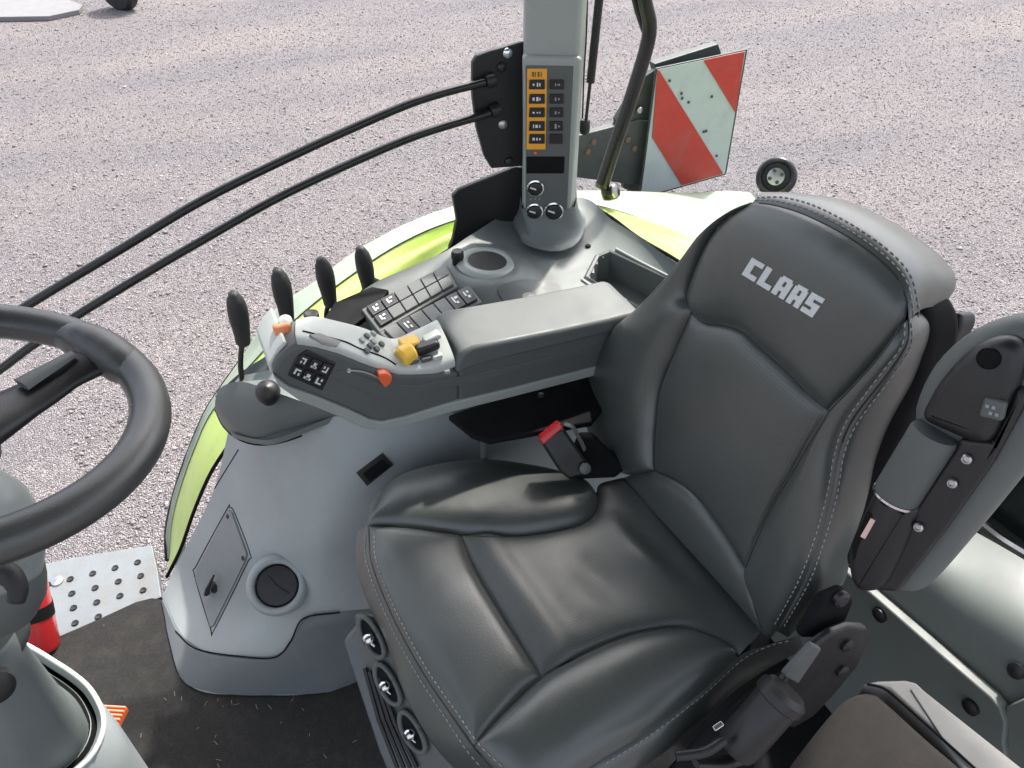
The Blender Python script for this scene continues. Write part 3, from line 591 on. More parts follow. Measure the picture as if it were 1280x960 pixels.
q2, _ = drape(276, 716, [HB], .016); q3, _ = drape(265, 741, [HB], .012); tube('latch_wing', [q2, p + n * .016, q3], [.003, .006, .007], 'black', hatch, flat=.7)
# round vent
p, n = drape(350, 729, [HB], 0.0); rr = 26 * px_size(p); tc_ = C0 - p; tc_ /= np.linalg.norm(tc_); n = n * .2 + tc_ * .8; n /= np.linalg.norm(n); p = p + n * .034
vent = lathe('vent_ring', [(rr * 1.6, -.075), (rr * 1.42, .002), (rr * 1.28, .011), (rr * 1.12, .013), (rr * 1.02, .010), (rr, .002), (rr, -.004)], p, n, 'body', cons, seg=48, smooth=180)
lathe('vent_disc', [(0, .008), (rr * .5, .0075), (rr * .9, .006), (rr * .97, .003), (rr * 1.0, -.008)], p, n, 'black', vent, seg=40)
a_, b_v, c_v = basis(n)
tube('vent_crease', [p + n * .009 - b_v * rr * .3 + c_v * rr * .5, p + n * .0095, p + n * .009 + b_v * rr * .5 - c_v * rr * .45], .001, 'rubber', vent, seg=6)
seamt([(298, 562), (264, 618), (238, 668), (217, 716)], r=.0012)
# slot in the inner wall
drape_poly('cable_slot', [(446, 590), (478, 566), (491, 580), (459, 606)], 'black', cons, .004, .004)
drape_poly('slot_recess', [(454, 590), (477, 573), (486, 582), (462, 600)], 'blackmat', cons, .0055, .002)
# light trim cheek below the nose
0 and drape_poly('cheek_trim', [(288, 552), (305, 570), (330, 585), (378, 600), (400, 590), (398, 574), (350, 562), (318, 560)], 'body', cons, .004, .005)
# deck
dk_out = [at(270, 498, z=.535), at(300, 470, z=.56), at(335, 447, z=.59), at(375, 418, z=.61), at(430, 386, z=.625), at(470, 356, z=.635), at(548, 322, z=.65), at(590, 296, z=.66), at(640, 268, z=.66), at(725, 250, z=.66), at(765, 278, z=.66), at(800, 300, z=.66), at(850, 335, z=.66), at(930, 380, z=.66)]
dk_in = [at(292, 545, z=.50), at(322, 552, z=.51), at(350, 550, z=.53), at(425, 521, z=.57), at(500, 500, z=.60), at(580, 480, z=.61), at(650, 465, z=.61), at(720, 448, z=.61), at(780, 432, z=.61), at(830, 420, z=.61), at(860, 412, z=.61), at(885, 405, z=.61), at(915, 398, z=.61), at(950, 392, z=.61)]
nu, nv = 110, 30
S, s, t = coons(dk_out, dk_in, np.array([dk_out[0], dk_in[0]]), np.array([dk_out[-1], dk_in[-1]]), nu, nv)
tt = np.broadcast_to(t, (nv, nu)); S = S.copy(); S[:, :, 2] += -.018 * np.clip(np.sin(np.pi * np.clip(tt, 0, 1)), 0, 1) ** .5 + .006
_pc = at(609, 328, z=.665); _d = np.linalg.norm((S - _pc)[:, :, :2], axis=2); _k = np.clip((.105 - _d) / .04, 0, 1); S[:, :, 2] = S[:, :, 2] * (1 - _k) + _k * .658
Vt = S.reshape(-1, 3); DB = BVHTree.FromPolygons([Vector(v) for v in Vt], grid_faces(nu, nv)); Vb = Vt - np.array([0, 0, 1.]) * (.012 + .09 * np.clip((np.broadcast_to(s, (nv, nu)).reshape(-1, 1) - .3) / .15, 0, 1)); K = nu * nv
ring = [i for i in range(nu)] + [j * nu + nu - 1 for j in range(1, nv)] + [(nv - 1) * nu + i for i in range(nu - 2, -1, -1)] + [j * nu for j in range(nv - 2, 0, -1)]
Fd = grid_faces(nu, nv) + [(a + K, d + K, c + K, b + K) for a, b, c, d in grid_faces(nu, nv)] + [(a, b, b + K, a + K) for a, b in zip(ring, ring[1:] + ring[:1])]
pc, _ = drape(609, 328, [DB], 0)
tz = [drape(x, y, [DB], .0)[0] for x, y in [(748, 322), (762, 316), (838, 352), (822, 378), (800, 386), (735, 348)]]
def inside(p, poly):
    c = False
    for a, b in zip(poly, poly[1:] + poly[:1]):
        if (a[1] > p[1]) != (b[1] > p[1]) and p[0] < (b[0] - a[0]) * (p[1] - a[1]) / (b[1] - a[1]) + a[0]: c = not c
    return c
Ft = []
for f in grid_faces(nu, nv):
    c = Vt[list(f)].mean(0)
    if np.linalg.norm((c - pc)[:2]) < .0365 or inside(c, tz): continue
    Ft.append(f)
sk = Vt[ring] - np.array([0, 0, 1.]) * (.012 + .09 * np.clip((np.array(ring) % nu / nu - .3) / .15, 0, 1))[:, None]
Ft += [(ring[i], ring[(i + 1) % len(ring)], K + (i + 1) % len(ring), K + i) for i in range(len(ring))]
deck = mesh('deck', np.vstack([Vt, sk]), Ft, 'deck', cons, smooth=50)
lathe('cup_wall', [(.0385, .004), (.037, -.03), (.033, -.085), (0, -.087)], pc, VZ + .1 * VX, 'rubber', cons, seg=40)
tw = cr(np.array(tz), 40, True) if 0 else np.array([a + (b - a) * t for a, b in zip(tz, tz[1:] + tz[:1]) for t in np.linspace(0, 1, 8, endpoint=False)])
tcn = tw.mean(0); V = np.vstack([tcn + (tw - tcn) * [1.12, 1.12, 1] + VZ * .0005, tcn + (tw - tcn) * [1.06, 1.06, 1] + VZ * .005, tcn + (tw - tcn) * [.99, .99, 1] + VZ * .003, tcn + (tw - tcn) * [.93, .93, 1] - VZ * .055])
mesh('tray', V, grid_faces(len(tw), 4, True) + [tuple(3 * len(tw) + i for i in range(len(tw)))], 'plas_mid', cons, smooth=50)
lathe('cup_rim', [(1e-6 + .0375, -.004), (.037, .003), (.044, .006), (.056, .004), (.062, -.004)], pc, VZ + .1 * VX, 'pillar', cons, seg=40, smooth=180)
for q in ((730, 337), (742, 344)):
    pass
tube('tray_lip', [drape(x, y, [DB], .001)[0] for x, y in [(727, 350), (745, 362), (775, 378), (800, 392)]], .003, 'pillar', cons, n=20)
tube('tray_lip', [drape(x, y, [DB], .002)[0] for x, y in [(770, 312), (800, 328), (838, 347)]], .003, 'pillar', cons, n=20)
lathe('screw', [(.006, -.001), (.006, .002), (0, .002)], drape(735, 308, [DB], .001)[0], VZ, 'blackmat', cons, seg=12)
# nose
ns_t = [at(269, 505, z=.535), at(274, 486, z=.565), at(300, 477, z=.60), at(335, 487, z=.61), at(372, 500, z=.60), at(425, 519, z=.585)]
ns_b = [at(269, 512, z=.50), at(280, 534, z=.485), at(300, 550, z=.485), at(328, 556, z=.495), at(365, 549, z=.51), at(426, 524, z=.55)]
S, s, t = coons(ns_t, ns_b, np.array([ns_t[0], ns_b[0]]), np.array([ns_t[-1], ns_b[-1]]), 50, 20)
hb_ = .02 * np.sin(np.pi * np.broadcast_to(t, (20, 50))) * np.sin(np.pi * np.broadcast_to(s, (20, 50)) ** .7)
S = S + hb_[..., None] * np.array([-.5, -.7, .5]); mesh('nose_cover', S.reshape(-1, 3), grid_faces(50, 20), 'plas_mid', cons, smooth=180)
NT = [at(269, 505, z=.535), at(274, 486, z=.565), at(300, 477, z=.60), at(335, 487, z=.61), at(372, 500, z=.60), at(425, 519, z=.585), at(470, 500, z=.60), at(470, 430, z=.62), at(400, 440, z=.61), at(340, 462, z=.595), at(300, 470, z=.57)]
cN = np.mean(NT, 0) + [0, 0, .012]; mesh('nose_top', NT + [cN], [(i, (i + 1) % len(NT), len(NT)) for i in range(len(NT))], 'deck', cons, smooth=180)
tube('nose_gap', ns_b, .0018, 'blackmat', cons, n=40, seg=6)
p = at(335, 491, z=.622); lathe('round_knob', [(.014, -.02), (.019, -.006), (.0205, .004), (.018, .013), (.011, .019), (0, .021)], p, VZ - .4 * VY, 'black', cons, seg=24, smooth=180)
# recessed lever well
well = [at(x, y, z=.655) for x, y in [(405, 398), (418, 378), (465, 358), (486, 362), (470, 385), (440, 408), (425, 410)]]
prism('lever_well', well, (0, 0, -.012), 'blackmat', cons, bevel=.002)
lathe('round_plug', [(.014, -.006), (.014, .002), (.011, .004), (0, .002)], at(389, 393, z=.645), VZ, 'rubber', cons, seg=20)
# switch blocks
def block(nm, quad, cols, rows, skip, zz, marks):
    q = [at(x, y, z=zz) for x, y in quad]                               # TL TR BR BL
    q = [np.array(a) for a in q]
    f = lambda s, t: (1 - t) * ((1 - s) * q[0] + s * q[1]) + t * ((1 - s) * q[3] + s * q[2])
    fr = prism('switch_frame', [f(-.04, -.08), f(1.04, -.08), f(1.04, 1.08), f(-.04, 1.08)], (0, 0, -.02), 'plas_dark', cons, bevel=.003)
    for i in range(cols):
        for j in range(rows):
            if (i, j) in skip: continue
            g_ = .035; a, b = (i + g_) / cols, (i + 1 - g_) / cols; c, d = (j + g_ * 1.2) / rows, (j + 1 - g_ * 1.2) / rows
            k = prism('switch', [f(a, c), f(b, c), f(b, d), f(a, d)], (0, 0, .006), 'black' if (i, j) in marks else 'plas_dark', cons, bevel=.0015)
            if (i, j) in marks:
                mcol = 'glyph'; ce = f((a + b) / 2, (c + d) / 2) + [0, 0, .0063]; ex = (f(b, c) - f(a, c)); ey = f(a, d) - f(a, c)
                for (du, dv, wu, wv) in [(-.14, random.uniform(-.1, .1), .12, random.uniform(.2, .5)), (.14, -.14, random.uniform(.1, .3), .14), (random.uniform(-.05, .15), .18, random.uniform(.1, .25), random.uniform(.1, .24))]:
                    cc = ce + ex * du + ey * dv; prism('symbol', [cc - ex * wu / 2 - ey * wv / 2, cc + ex * wu / 2 - ey * wv / 2, cc + ex * wu / 2 + ey * wv / 2, cc - ex * wu / 2 + ey * wv / 2], (0, 0, .0008), mcol, k, bevel=0)
block('a', [(457, 386), (556, 334), (568, 358), (476, 411)], 6, 2, [], .66, {(0, 0), (1, 0), (0, 1)})
block('b', [(479, 414), (584, 359), (598, 377), (495, 430)], 7, 1, [], .66, {(5, 0), (6, 0), (1, 0)})
lathe('rotary_knob', [(.011, -.01), (.011, .004), (.0125, .006), (.0125, .016), (.010, .021), (0, .022)], at(572, 325, z=.665), VZ, 'black', cons, seg=20)
lathe('rotary_knob', [(.011, -.01), (.012, .004), (0, .006)], at(661, 372, z=.66), VZ, 'plas_dark', cons, seg=20)
drape_poly('deck_recess', [(622, 362), (640, 352), (665, 350), (700, 358), (690, 378), (640, 382)], 'plas_mid', cons, .002, .002, 30, [DB])

# levers
def lever(x0, y0, x1, y1, label, v, foot, idx, boot=False):
    b = at(x1, y1, v=v); t = at(x0, y0, v=v + .0); f = at(*foot, v=v + .0)
    th = thing('control_lever', label, 'lever', f, 'black spool valve levers on the side console')
    ax = t - b; L_ = np.linalg.norm(ax); a = ax / L_; w_ = .0165
    side = np.cross(a, VY); P = [b + a * L_ * k + side * o for k, o in ((0, 0), (.25, 0), (.5, .001), (.75, .002), (.93, .004), (.99, .006), (1.01, .007))]
    tube('grip', P, [.0145, .0158, .0172, .0190, .0200, .0195, .0165, .008], 'rubber', th, seg=18, n=24, flat=.85, smooth=180)
    for k in (-1, 1): pass
    m1 = (b * .5 + f * .5) + VX * -.004; tube('rod', [b + a * .01, m1, f], .0048, 'gloss', th, seg=10, n=12, smooth=180)
    lathe('collar', [(.0075, -.006), (.0085, 0), (.0075, .007)], b, a, 'black', th, seg=14)
    if boot: lathe('boot', [(.022, 0), (.019, .008), (.014, .012), (.013, .018), (.008, .026)], f, b - f, 'rubber', th, seg=20, smooth=180)
lever(295, 366, 304, 428, 'frontmost black grip on a bent rod, standing on the nose of the console', 1.17, (303, 478), 0)
lever(350, 337, 359, 398, 'second black grip from the front, rising just behind the orange button', 1.20, (366, 425), 1)
lever(404, 323, 413, 380, 'third black grip from the front, beside the round rubber plug', 1.26, (408, 400), 2)
lever(453, 309, 462, 368, 'rearmost black grip, over the dark well beside the switch blocks', 1.30, (440, 404), 3)
prism_b = [at(x, y, v=1.30) for x, y in [(452, 372), (468, 350), (482, 357), (478, 366), (462, 376)]]
tag(prism('lever_bracket', prism_b, (0, .02, 0), 'blackmat', None, bevel=.003), 'small black bracket at the foot of the rearmost lever', 'bracket')

# ============================================================= FENDER
fen = thing('rear_fender', 'lime green rear fender with pale outer lip beyond the console, the lip widened behind the pillar to paint sun glare', 'fender', (.5, 1.45, -1.0))
inn = [at(209, 722, v=1.30), at(226, 688, v=1.30), (at(243, 640, v=1.30)), at(264, 592, v=1.30), at(292, 548, v=1.30), at(330, 478, v=1.33), at(375, 425, v=1.33), at(440, 382, v=1.34), at(520, 340, v=1.36), at(590, 298, v=1.37), at(680, 268, v=1.37), at(742, 262, v=1.36), at(800, 300, z=.63), at(862, 338, z=.63), at(960, 420, z=.62), at(1080, 520, z=.58)]
mid = [at(212, 700, v=1.39), at(215, 655, v=1.405), at(226, 610, v=1.42), at(244, 560, v=1.43), at(266, 514, v=1.44), at(318, 452, v=1.42), at(372, 398, v=1.42), at(434, 349, v=1.42), at(500, 306, v=1.43), at(565, 278, v=1.44), at(640, 262, v=1.46), at(735, 256, v=1.47), at(850, 292, v=1.42), at(960, 335, v=1.42), at(1080, 420, v=1.42), at(1150, 480, v=1.42)]
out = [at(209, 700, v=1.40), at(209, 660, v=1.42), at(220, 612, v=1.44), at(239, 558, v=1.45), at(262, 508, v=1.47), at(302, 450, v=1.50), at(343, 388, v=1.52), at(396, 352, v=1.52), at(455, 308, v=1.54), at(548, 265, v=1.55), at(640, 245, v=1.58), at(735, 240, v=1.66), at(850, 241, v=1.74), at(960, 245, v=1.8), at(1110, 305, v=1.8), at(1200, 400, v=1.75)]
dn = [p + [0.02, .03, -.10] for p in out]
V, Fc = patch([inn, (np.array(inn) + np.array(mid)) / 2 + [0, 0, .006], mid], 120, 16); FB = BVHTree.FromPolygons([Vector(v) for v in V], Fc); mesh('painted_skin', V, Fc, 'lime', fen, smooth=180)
V, Fc = patch([[p + [0, 0, .004] for p in mid], [p + [0, 0, .004] for p in (np.array(mid) + np.array(out)) / 2], out, dn], 120, 16); mesh('lip_and_glare', V, Fc, 'lip_glare', fen, smooth=180)  # lip widened behind the pillar: its pale grey paints sun glare on lime
tube('edge_trim', [p + [0, 0, .003] for p in inn], .004, 'blackmat', fen, n=80, seg=8)
tube('lip_edge', out[:6], .006, 'rubber', fen, n=40, seg=8)
for q, r_ in (((523, 278), (535, 290)),):
    pa, pb = at(*q, v=1.52), at(*r_, v=1.45); tube('joint', [pa, pb], .002, 'blackmat', fen, seg=6)

# knob on stalk behind the seat
kn = thing('round_lamp', 'round black lamp with bolted silver centre standing on the fender behind the headrest', 'lamp', at(972, 245, v=1.75))
c = at(970, 221, v=1.75); ps = px_size(c); axk = C0 - c; axk = axk / np.linalg.norm(axk) + np.array([-.2, 0, .15]); r0 = 25 * ps
lathe('body', [(r0 * .7, -.07), (r0 * .95, -.05), (r0, -.01), (r0 * .97, .0), (r0 * .86, .006), (r0 * .72, .008), (r0 * .66, .0), (0, -.002)], c, axk, 'gloss', kn, seg=36, smooth=60)
lathe('centre', [(r0 * .45, -.002), (r0 * .42, .006), (r0 * .2, .008), (0, .008)], c, axk, 'steel', kn, seg=20)
ax_, bb1, bb2 = basis(axk)
for k in range(4): lathe('bolt', [(.006, 0), (.006, .008), (0, .009)], c + ax_ * .006 + r0 * .3 * (bb1 * math.cos(k * 1.57 + .5) + bb2 * math.sin(k * 1.57 + .5)), axk, 'galv', kn, seg=6)
tube('stalk', [c - ax_ * .03, c + [0, 0, -.09]], .02, 'rubber', kn, seg=14)

# ============================================================= PILLAR
pil = thing('cab_pillar', 'upright pale grey cab pillar carrying the key panel', 'pillar', at(684, 295, v=1.36))
PP = Pl(at(655, 292, v=1.29), (-math.sin(YAW) * 1.0, -math.cos(YAW) * 1.0, 0), (0, 0, 1))
wp = 57 * px_size(PP.p); zt = 2.0; ex = PP.e1 if PP.e1 @ _R > 0 else -PP.e1
b0 = PP.p.copy(); b0[2] = .66; bk = -PP.n
fo = [b0, b0 + ex * wp, b0 + ex * (wp + .012) + bk * .03, b0 + ex * (wp + .012) + bk * .11, b0 + ex * -.004 + bk * .11, b0 - ex * .004 + bk * .012]
hgt = zt - .66; z1 = (at(700, 80, pl=PP)[2] - .66)
def tap(P, w): return [p for p in P]
prism('post', [p + bk * .010 for p in fo], (0, 0, hgt), 'pillar', pil, bevel=.010, seg=4)
fq = pts([(655, 84), (711, 84), (707, 286), (655, 292)], pl=PP, h=0.0)
prism('lower_cover', pts([(653, 70), (728, 72), (712, 297), (655, 292)], pl=PP, h=0.0), tuple(bk * .03), 'pillar', pil, bevel=.008, seg=4)
prism('keypad_face', pts([(657, 82), (717, 83), (708, 283), (657, 282)], pl=PP, h=.002), tuple(bk * .01), 'plas_dark', pil, bevel=.002)
PPs = lambda x, y, h: at(x, y, pl=PP, h=h)
fr = prism('amber_strip', [PPs(x, y, .0035) for x, y in [(659, 86), (684, 86), (682, 187), (658, 187)]], tuple(bk * .003), 'amber', pil, bevel=.001)
for k, x in enumerate((665, 668.5, 672, 676)): prism('letter', [PPs(x, 90, .0042), PPs(x + (1.2 if k % 2 else 2.4), 90, .0042), PPs(x + (1.2 if k % 2 else 2.4), 96, .0042), PPs(x, 96, .0042)], tuple(bk * .001), 'rust', fr, bevel=0)
for k, y in enumerate((106, 124, 141, 158, 174)):
    key = prism('key', [PPs(x, yy, .0065) for x, yy in [(662, y - 6), (681, y - 6), (681, y + 6), (661, y + 6)]], tuple(bk * .004), 'black', pil, bevel=.0015)
    for (dx, w_, hh) in [(-4, random.uniform(1.2, 3), random.uniform(.8, 2.2)), (random.uniform(-1, 1), random.uniform(1.5, 3.4), random.uniform(.8, 2.6)), (3.8, random.uniform(1.2, 2.6), random.uniform(.8, 2.2))]: prism('symbol', [PPs(671 + dx + sx_ * w_ / 2, y + sy_ * hh, .0072) for sx_, sy_ in ((-1, -1), (1, -1), (1, 1), (-1, 1))], tuple(bk * .001), 'glyph', key, bevel=0)
    key = prism('key', [PPs(x, yy, .0055) for x, yy in [(687, y - 6), (705 - k * .4, y - 6), (705 - k * .4, y + 6), (687, y + 6)]], tuple(bk * .004), 'black', pil, bevel=.0015)
    if k < 4:
        for (dx, w_, hh) in [(-1.5, random.uniform(1, 2.5), random.uniform(1.5, 3)), (2.5, random.uniform(1.4, 3), random.uniform(.8, 2.4))]: prism('symbol', [PPs(696 + dx + sx_ * w_ / 2, y + sy_ * hh, .0062) for sx_, sy_ in ((-1, -1), (1, -1), (1, 1), (-1, 1))], tuple(bk * .001), 'dimglyph', key, bevel=0)
lathe('indicator', [(.003, 0), (.003, .002), (0, .003)], PPs(669, 191, .002), PP.n, 'orange', pil, seg=10)
prism('display', [PPs(x, y, .0035) for x, y in [(658, 196), (706, 196), (705, 217), (658, 217)]], tuple(bk * .003), 'blackmat', pil, bevel=.001)
for (x, y, r_) in ((669, 235, 11), (668, 264, 11), (692, 264, 12.5)):
    c = PPs(x, y, .003); r_ *= px_size(c)
    d_ = lathe('dial_ring', [(r_ * 1.0, 0), (r_ * 1.0, .003), (r_ * .84, .004), (r_ * .8, .002)], c, PP.n, 'chrome', pil, seg=28)
    lathe('dial', [(r_ * .78, .0), (r_ * .75, .007), (r_ * .55, .009), (0, .009)], c, PP.n, 'black', d_, seg=24)
    prism('pointer', [c + PP.n * .0098 + ex * a * r_ + VZ * b * r_ for a, b in ((-.6, .2), (.1, -.05), (.1, .15), (-.55, .35))], tuple(-PP.n * .002), 'glyph', d_, bevel=0)
    for a in (-.5, 0, .5): prism('tick', [c + ex * (a * r_ - .001) - VZ * r_ * 1.25, c + ex * (a * r_ + .0015) - VZ * r_ * 1.25, c + ex * (a * r_ + .0015) - VZ * (r_ * 1.25 + .003), c + ex * (a * r_ - .001) - VZ * (r_ * 1.25 + .003)], tuple(PP.n * .0006), 'dimglyph', d_, bevel=0)
prism('red_label', [PPs(x, y, .0032) for x, y in [(671, 279), (690, 279), (690, 283), (671, 283)]], tuple(bk * .002), 'redsign', pil, bevel=0)
# pillar foot flare
pf = []
for x, y, zz in [(642, 272, .668), (648, 290, .66), (656, 303, .655), (688, 312, .65), (716, 306, .652), (730, 286, .66), (728, 262, .67), (688, 246, .68)]: pf.append(at(x, y, z=zz))
top_ = [p + VZ * .0 for p in fo]
cF = cr(pf, 32, True); ct = cr([fo[4], fo[5], fo[0], (fo[0] + fo[1]) / 2, fo[1], fo[2], fo[3], (fo[3] + fo[4]) / 2], 32, True) + VZ * .055
V = []
for k in range(9): q = k / 8; P_ = cF * (1 - q) + ct * q; P_[:, 2] = cF[:, 2] * (1 - q ** 2.6) + ct[:, 2] * q ** 2.6 - .004 * (1 - q); V.append(P_)
mesh('foot_flare', np.vstack(V), grid_faces(32, 9, True), 'deck', pil, smooth=180)

# hinge plates, rails
hp = thing('hinge_plate', 'upper black hinge plate left of the pillar, holding the two rails', 'plate', at(620, 210, v=1.38))
HP = Pl((0.5, 1.36, .9), (-.15, -1, 0), (0, 0, 1))
prism('plate', pts([(591, 78), (596, 70), (612, 64), (652, 53), (660, 53), (660, 212), (652, 208), (615, 211), (606, 196), (596, 160), (591, 120)], pl=HP), (0, .012, 0), 'black', hp, bevel=.003)
for x, y, m_ in [(634, 66, 'chrome'), (627, 84, 'black'), (628, 155, 'steel'), (636, 202, 'black')]: lathe('bolt', [(.0095, 0), (.009, .004), (.005, .007), (0, .0075)], at(x, y, pl=HP), HP.n, m_, hp, seg=12)
lp = prism('lower_hinge_plate', pts([(566, 245), (574, 237), (644, 209), (665, 212), (665, 270), (620, 292), (590, 310), (556, 323), (566, 300), (571, 275)], pl=HP, h=-.01), (0, .012, 0), 'black', None, bevel=.003)
tag(lp, 'lower black plate under the rail hinge plate, beside the cup holder', 'plate')
def rail(path, label):
    r = thing('window_rail', label, 'rail', at(*path[0], v=1.34), 'curved black rails outside the far window')
    P = [at(x, y, v=1.34) for x, y in path]; tube('bar', P, .0078, 'gloss', r, seg=14, n=80, smooth=180)
    lathe('end_collar', [(.013, -.01), (.013, .004), (.011, .008)], P[0], P[1] - P[0], 'black', r, seg=16)
rail([(612, 101), (600, 104), (525, 125), (450, 156), (350, 202), (250, 252), (150, 312), (50, 372), (0, 404), (-80, 462)], 'upper of the two curved black rails, ending higher on the hinge plate')
rail([(618, 138), (600, 145), (525, 168), (450, 199), (350, 246), (250, 302), (175, 346), (100, 392), (40, 432), (0, 462), (-80, 520)], 'lower of the two curved black rails, ending lower on the hinge plate')

# gas strut, cable
gs = thing('gas_strut', 'slim black gas strut hanging just right of the pillar', 'gas strut', at(731, 160, v=1.32))
tube('cylinder', [at(753, -40, v=1.32), at(738, 103, v=1.32)], .0082, 'gloss', gs, seg=14)
tube('piston_rod', [at(738, 100, v=1.32), at(732, 155, v=1.32)], .0035, 'black', gs, seg=10)
lathe('ball_end', [(.009, -.014), (.0105, -.01), (.0105, .01), (.008, .014)], at(731, 158, v=1.32), VZ, 'black', gs, seg=12)
tag(tube('thin_cable', [at(735, -40, v=1.36), at(733, 40, v=1.36), at(730, 90, v=1.36), at(728, 150, v=1.36)], .0018, 'black', None, seg=6, n=20), 'thin black cable between the pillar and the gas strut', 'cable')
# grab handle
gh = thing('grab_handle', 'thick black tube grab handle in front of the striped warning board', 'handle', at(757, 238, v=1.42))
tube('bar', [at(798, -60, v=1.42), at(806, 0, v=1.42), at(812, 30, v=1.42), at(808, 60, v=1.42), at(788, 125, v=1.42), at(766, 190, v=1.42), at(752, 234, v=1.42)], [.015, .015, .0155, .0155, .0155, .0155, .016], 'gloss', gh, seg=16, n=50, smooth=180)
tube('inner_bar', [at(783, -60, v=1.44), at(795, 5, v=1.44), at(806, 40, v=1.44)], .007, 'gloss', gh, seg=10, n=12)
lathe('foot', [(.0, -.02), (.016, -.018), (.020, -.005), (.020, .012), (.014, .022), (0, .024)], at(762, 240, v=1.42), (1, -.3, .2), 'gloss', gh, seg=24, smooth=180)
lathe('foot_cap', [(.015, 0), (.014, .004), (0, .005)], at(768, 239, v=1.40), (.6, -.8, .3), 'steel', gh, seg=20)

# warning board and its carrier
wb = thing('warning_board', 'square warning board with diagonal red and white stripes beyond the pillar', 'warning board', at(862, 230, v=1.9))
WP = Pl((1.45, 1.85, .6), (-.03, -1, .0), (0, 0, 1))
Q = [(822, 87), (932, 64), (906, 217), (801, 247)]
q4 = [np.array(p, float) for p in Q]
bil = lambda s, t: (1 - t) * ((1 - s) * q4[0] + s * q4[1]) + t * ((1 - s) * q4[3] + s * q4[2])
def bpoly(name, st, m, h): return prism(name, [at(*bil(s, t), pl=WP, h=h) for s, t in st], (0, .002, 0), m, wb, bevel=0)
prism('backing', [at(*bil(s, t), pl=WP, h=0) for s, t in ((-.02, -.012), (1.02, -.012), (1.02, 1.012), (-.02, 1.012))], (0, .006, 0), 'galv', wb, bevel=.001)
bpoly('white_face', [(0, 0), (1, 0), (1, 1), (0, 1)], 'white', .0025)
# stripes measured in picture, then held on the board plane
sp = lambda l, m, h, nm: prism(nm, [at(x, y, pl=WP, h=h) for x, y in l], (0, .002, 0), m, wb, bevel=0)
sp([(879.5, 75.2), (931, 64.5), (919.5, 141)], 'redsign', .0055, 'red_stripe')
sp([(822, 88), (824, 88), (903.5, 216), (903, 217.5), (852.5, 231.5), (815.5, 172)], 'redsign', .0055, 'red_stripe')
dk0 = None
for x, y in [(837, 101), (853, 123), (861, 128), (890, 121), (880, 165), (883, 164), (896, 195), (852, 117)]:
    c = at(x, y, pl=WP, h=.006)
    if dk0 is None: dk0 = lathe('rivet', [(.0045, 0), (.004, .002), (0, .002)], c, WP.n, 'galv', wb, seg=8)
    else: place(dk0, 'rivet', c, wb)
cb = thing('board_carrier', 'dark weathered steel bracket behind and left of the warning board', 'bracket', at(780, 200, v=1.92))
prism('upper_bar', [at(x, y, v=1.90) for x, y in [(818, 80), (898, 55), (902, 66), (900, 78), (822, 98)]], (0, .03, 0), 'galv', cb, bevel=.003)
prism('upright', [at(x, y, v=1.89) for x, y in [(800, 100), (824, 84), (818, 190), (806, 245), (780, 236), (770, 150)]], (0, .02, 0), 'galv', cb, bevel=.003)
prism('arm', [at(x, y, v=1.88) for x, y in [(722, 170), (800, 150), (820, 152), (812, 195), (800, 232), (720, 222)]], (0, .03, 0), 'galv', cb, bevel=.003)
for q in ((735, 190), (742, 178), (785, 175), (793, 186), (800, 138)): lathe('spot', [(.010, 0), (.008, .003), (0, .004)], at(*q, v=1.878), (0, -1, 0), 'rust' if q[0] != 800 else 'steel', cb, seg=9)

# ============================================================= CONTROL ARMREST
ar = thing('armrest_console', 'dark grey control armrest with keypad nose, pale top controls and grey elbow pad', 'control console', (.3, .85, .66))
VA = .86
A = lambda l, v=VA: [at(x, y, v=v) for x, y in l]
side = [(340, 462), (345, 447), (355, 431), (372, 423), (395, 428), (424, 437), (459, 451), (499, 463), (540, 462), (568, 458), (640, 440), (700, 425), (790, 400), (800, 440), (737, 462), (700, 471), (640, 487), (560, 506), (505, 523), (478, 529), (462, 526), (435, 513), (390, 495), (362, 485), (346, 474)]
sideF = [(340, 464), (346, 450), (358, 438), (372, 430), (395, 434), (424, 442), (459, 456), (499, 468), (540, 468), (575, 464), (575, 500), (560, 506), (505, 523), (478, 529), (462, 526), (435, 513), (390, 495), (362, 485), (346, 474)]
prism('side_shell', A(sideF), (0, .066, 0), 'plas_dark', ar, bevel=.008, seg=4)
prism('rear_shell', A([(574, 462), (640, 442), (700, 427), (790, 402), (800, 440), (737, 462), (700, 471), (640, 487), (574, 502)]), (0, .10, 0), 'plas_dark', ar, bevel=.004, seg=3)
trim = [(342, 470), (362, 484), (390, 494), (435, 512), (462, 525), (478, 528), (505, 522), (560, 505), (640, 486), (737, 461), (800, 446), (800, 458), (737, 472), (640, 497), (560, 517), (505, 533), (478, 539), (455, 536), (420, 520), (375, 502), (348, 483)]
prism('lower_trim', A(trim, VA - .004), (0, .06, 0), 'pillar', ar, bevel=.003)
# soft crease on side: proud inner field
prism('side_step', A([(410, 470), (430, 462), (480, 480), (520, 482), (640, 458), (795, 420), (795, 428), (640, 468), (520, 494), (470, 497)], VA - .0015), (0, .004, 0), 'plas_dark', ar, bevel=.0015)
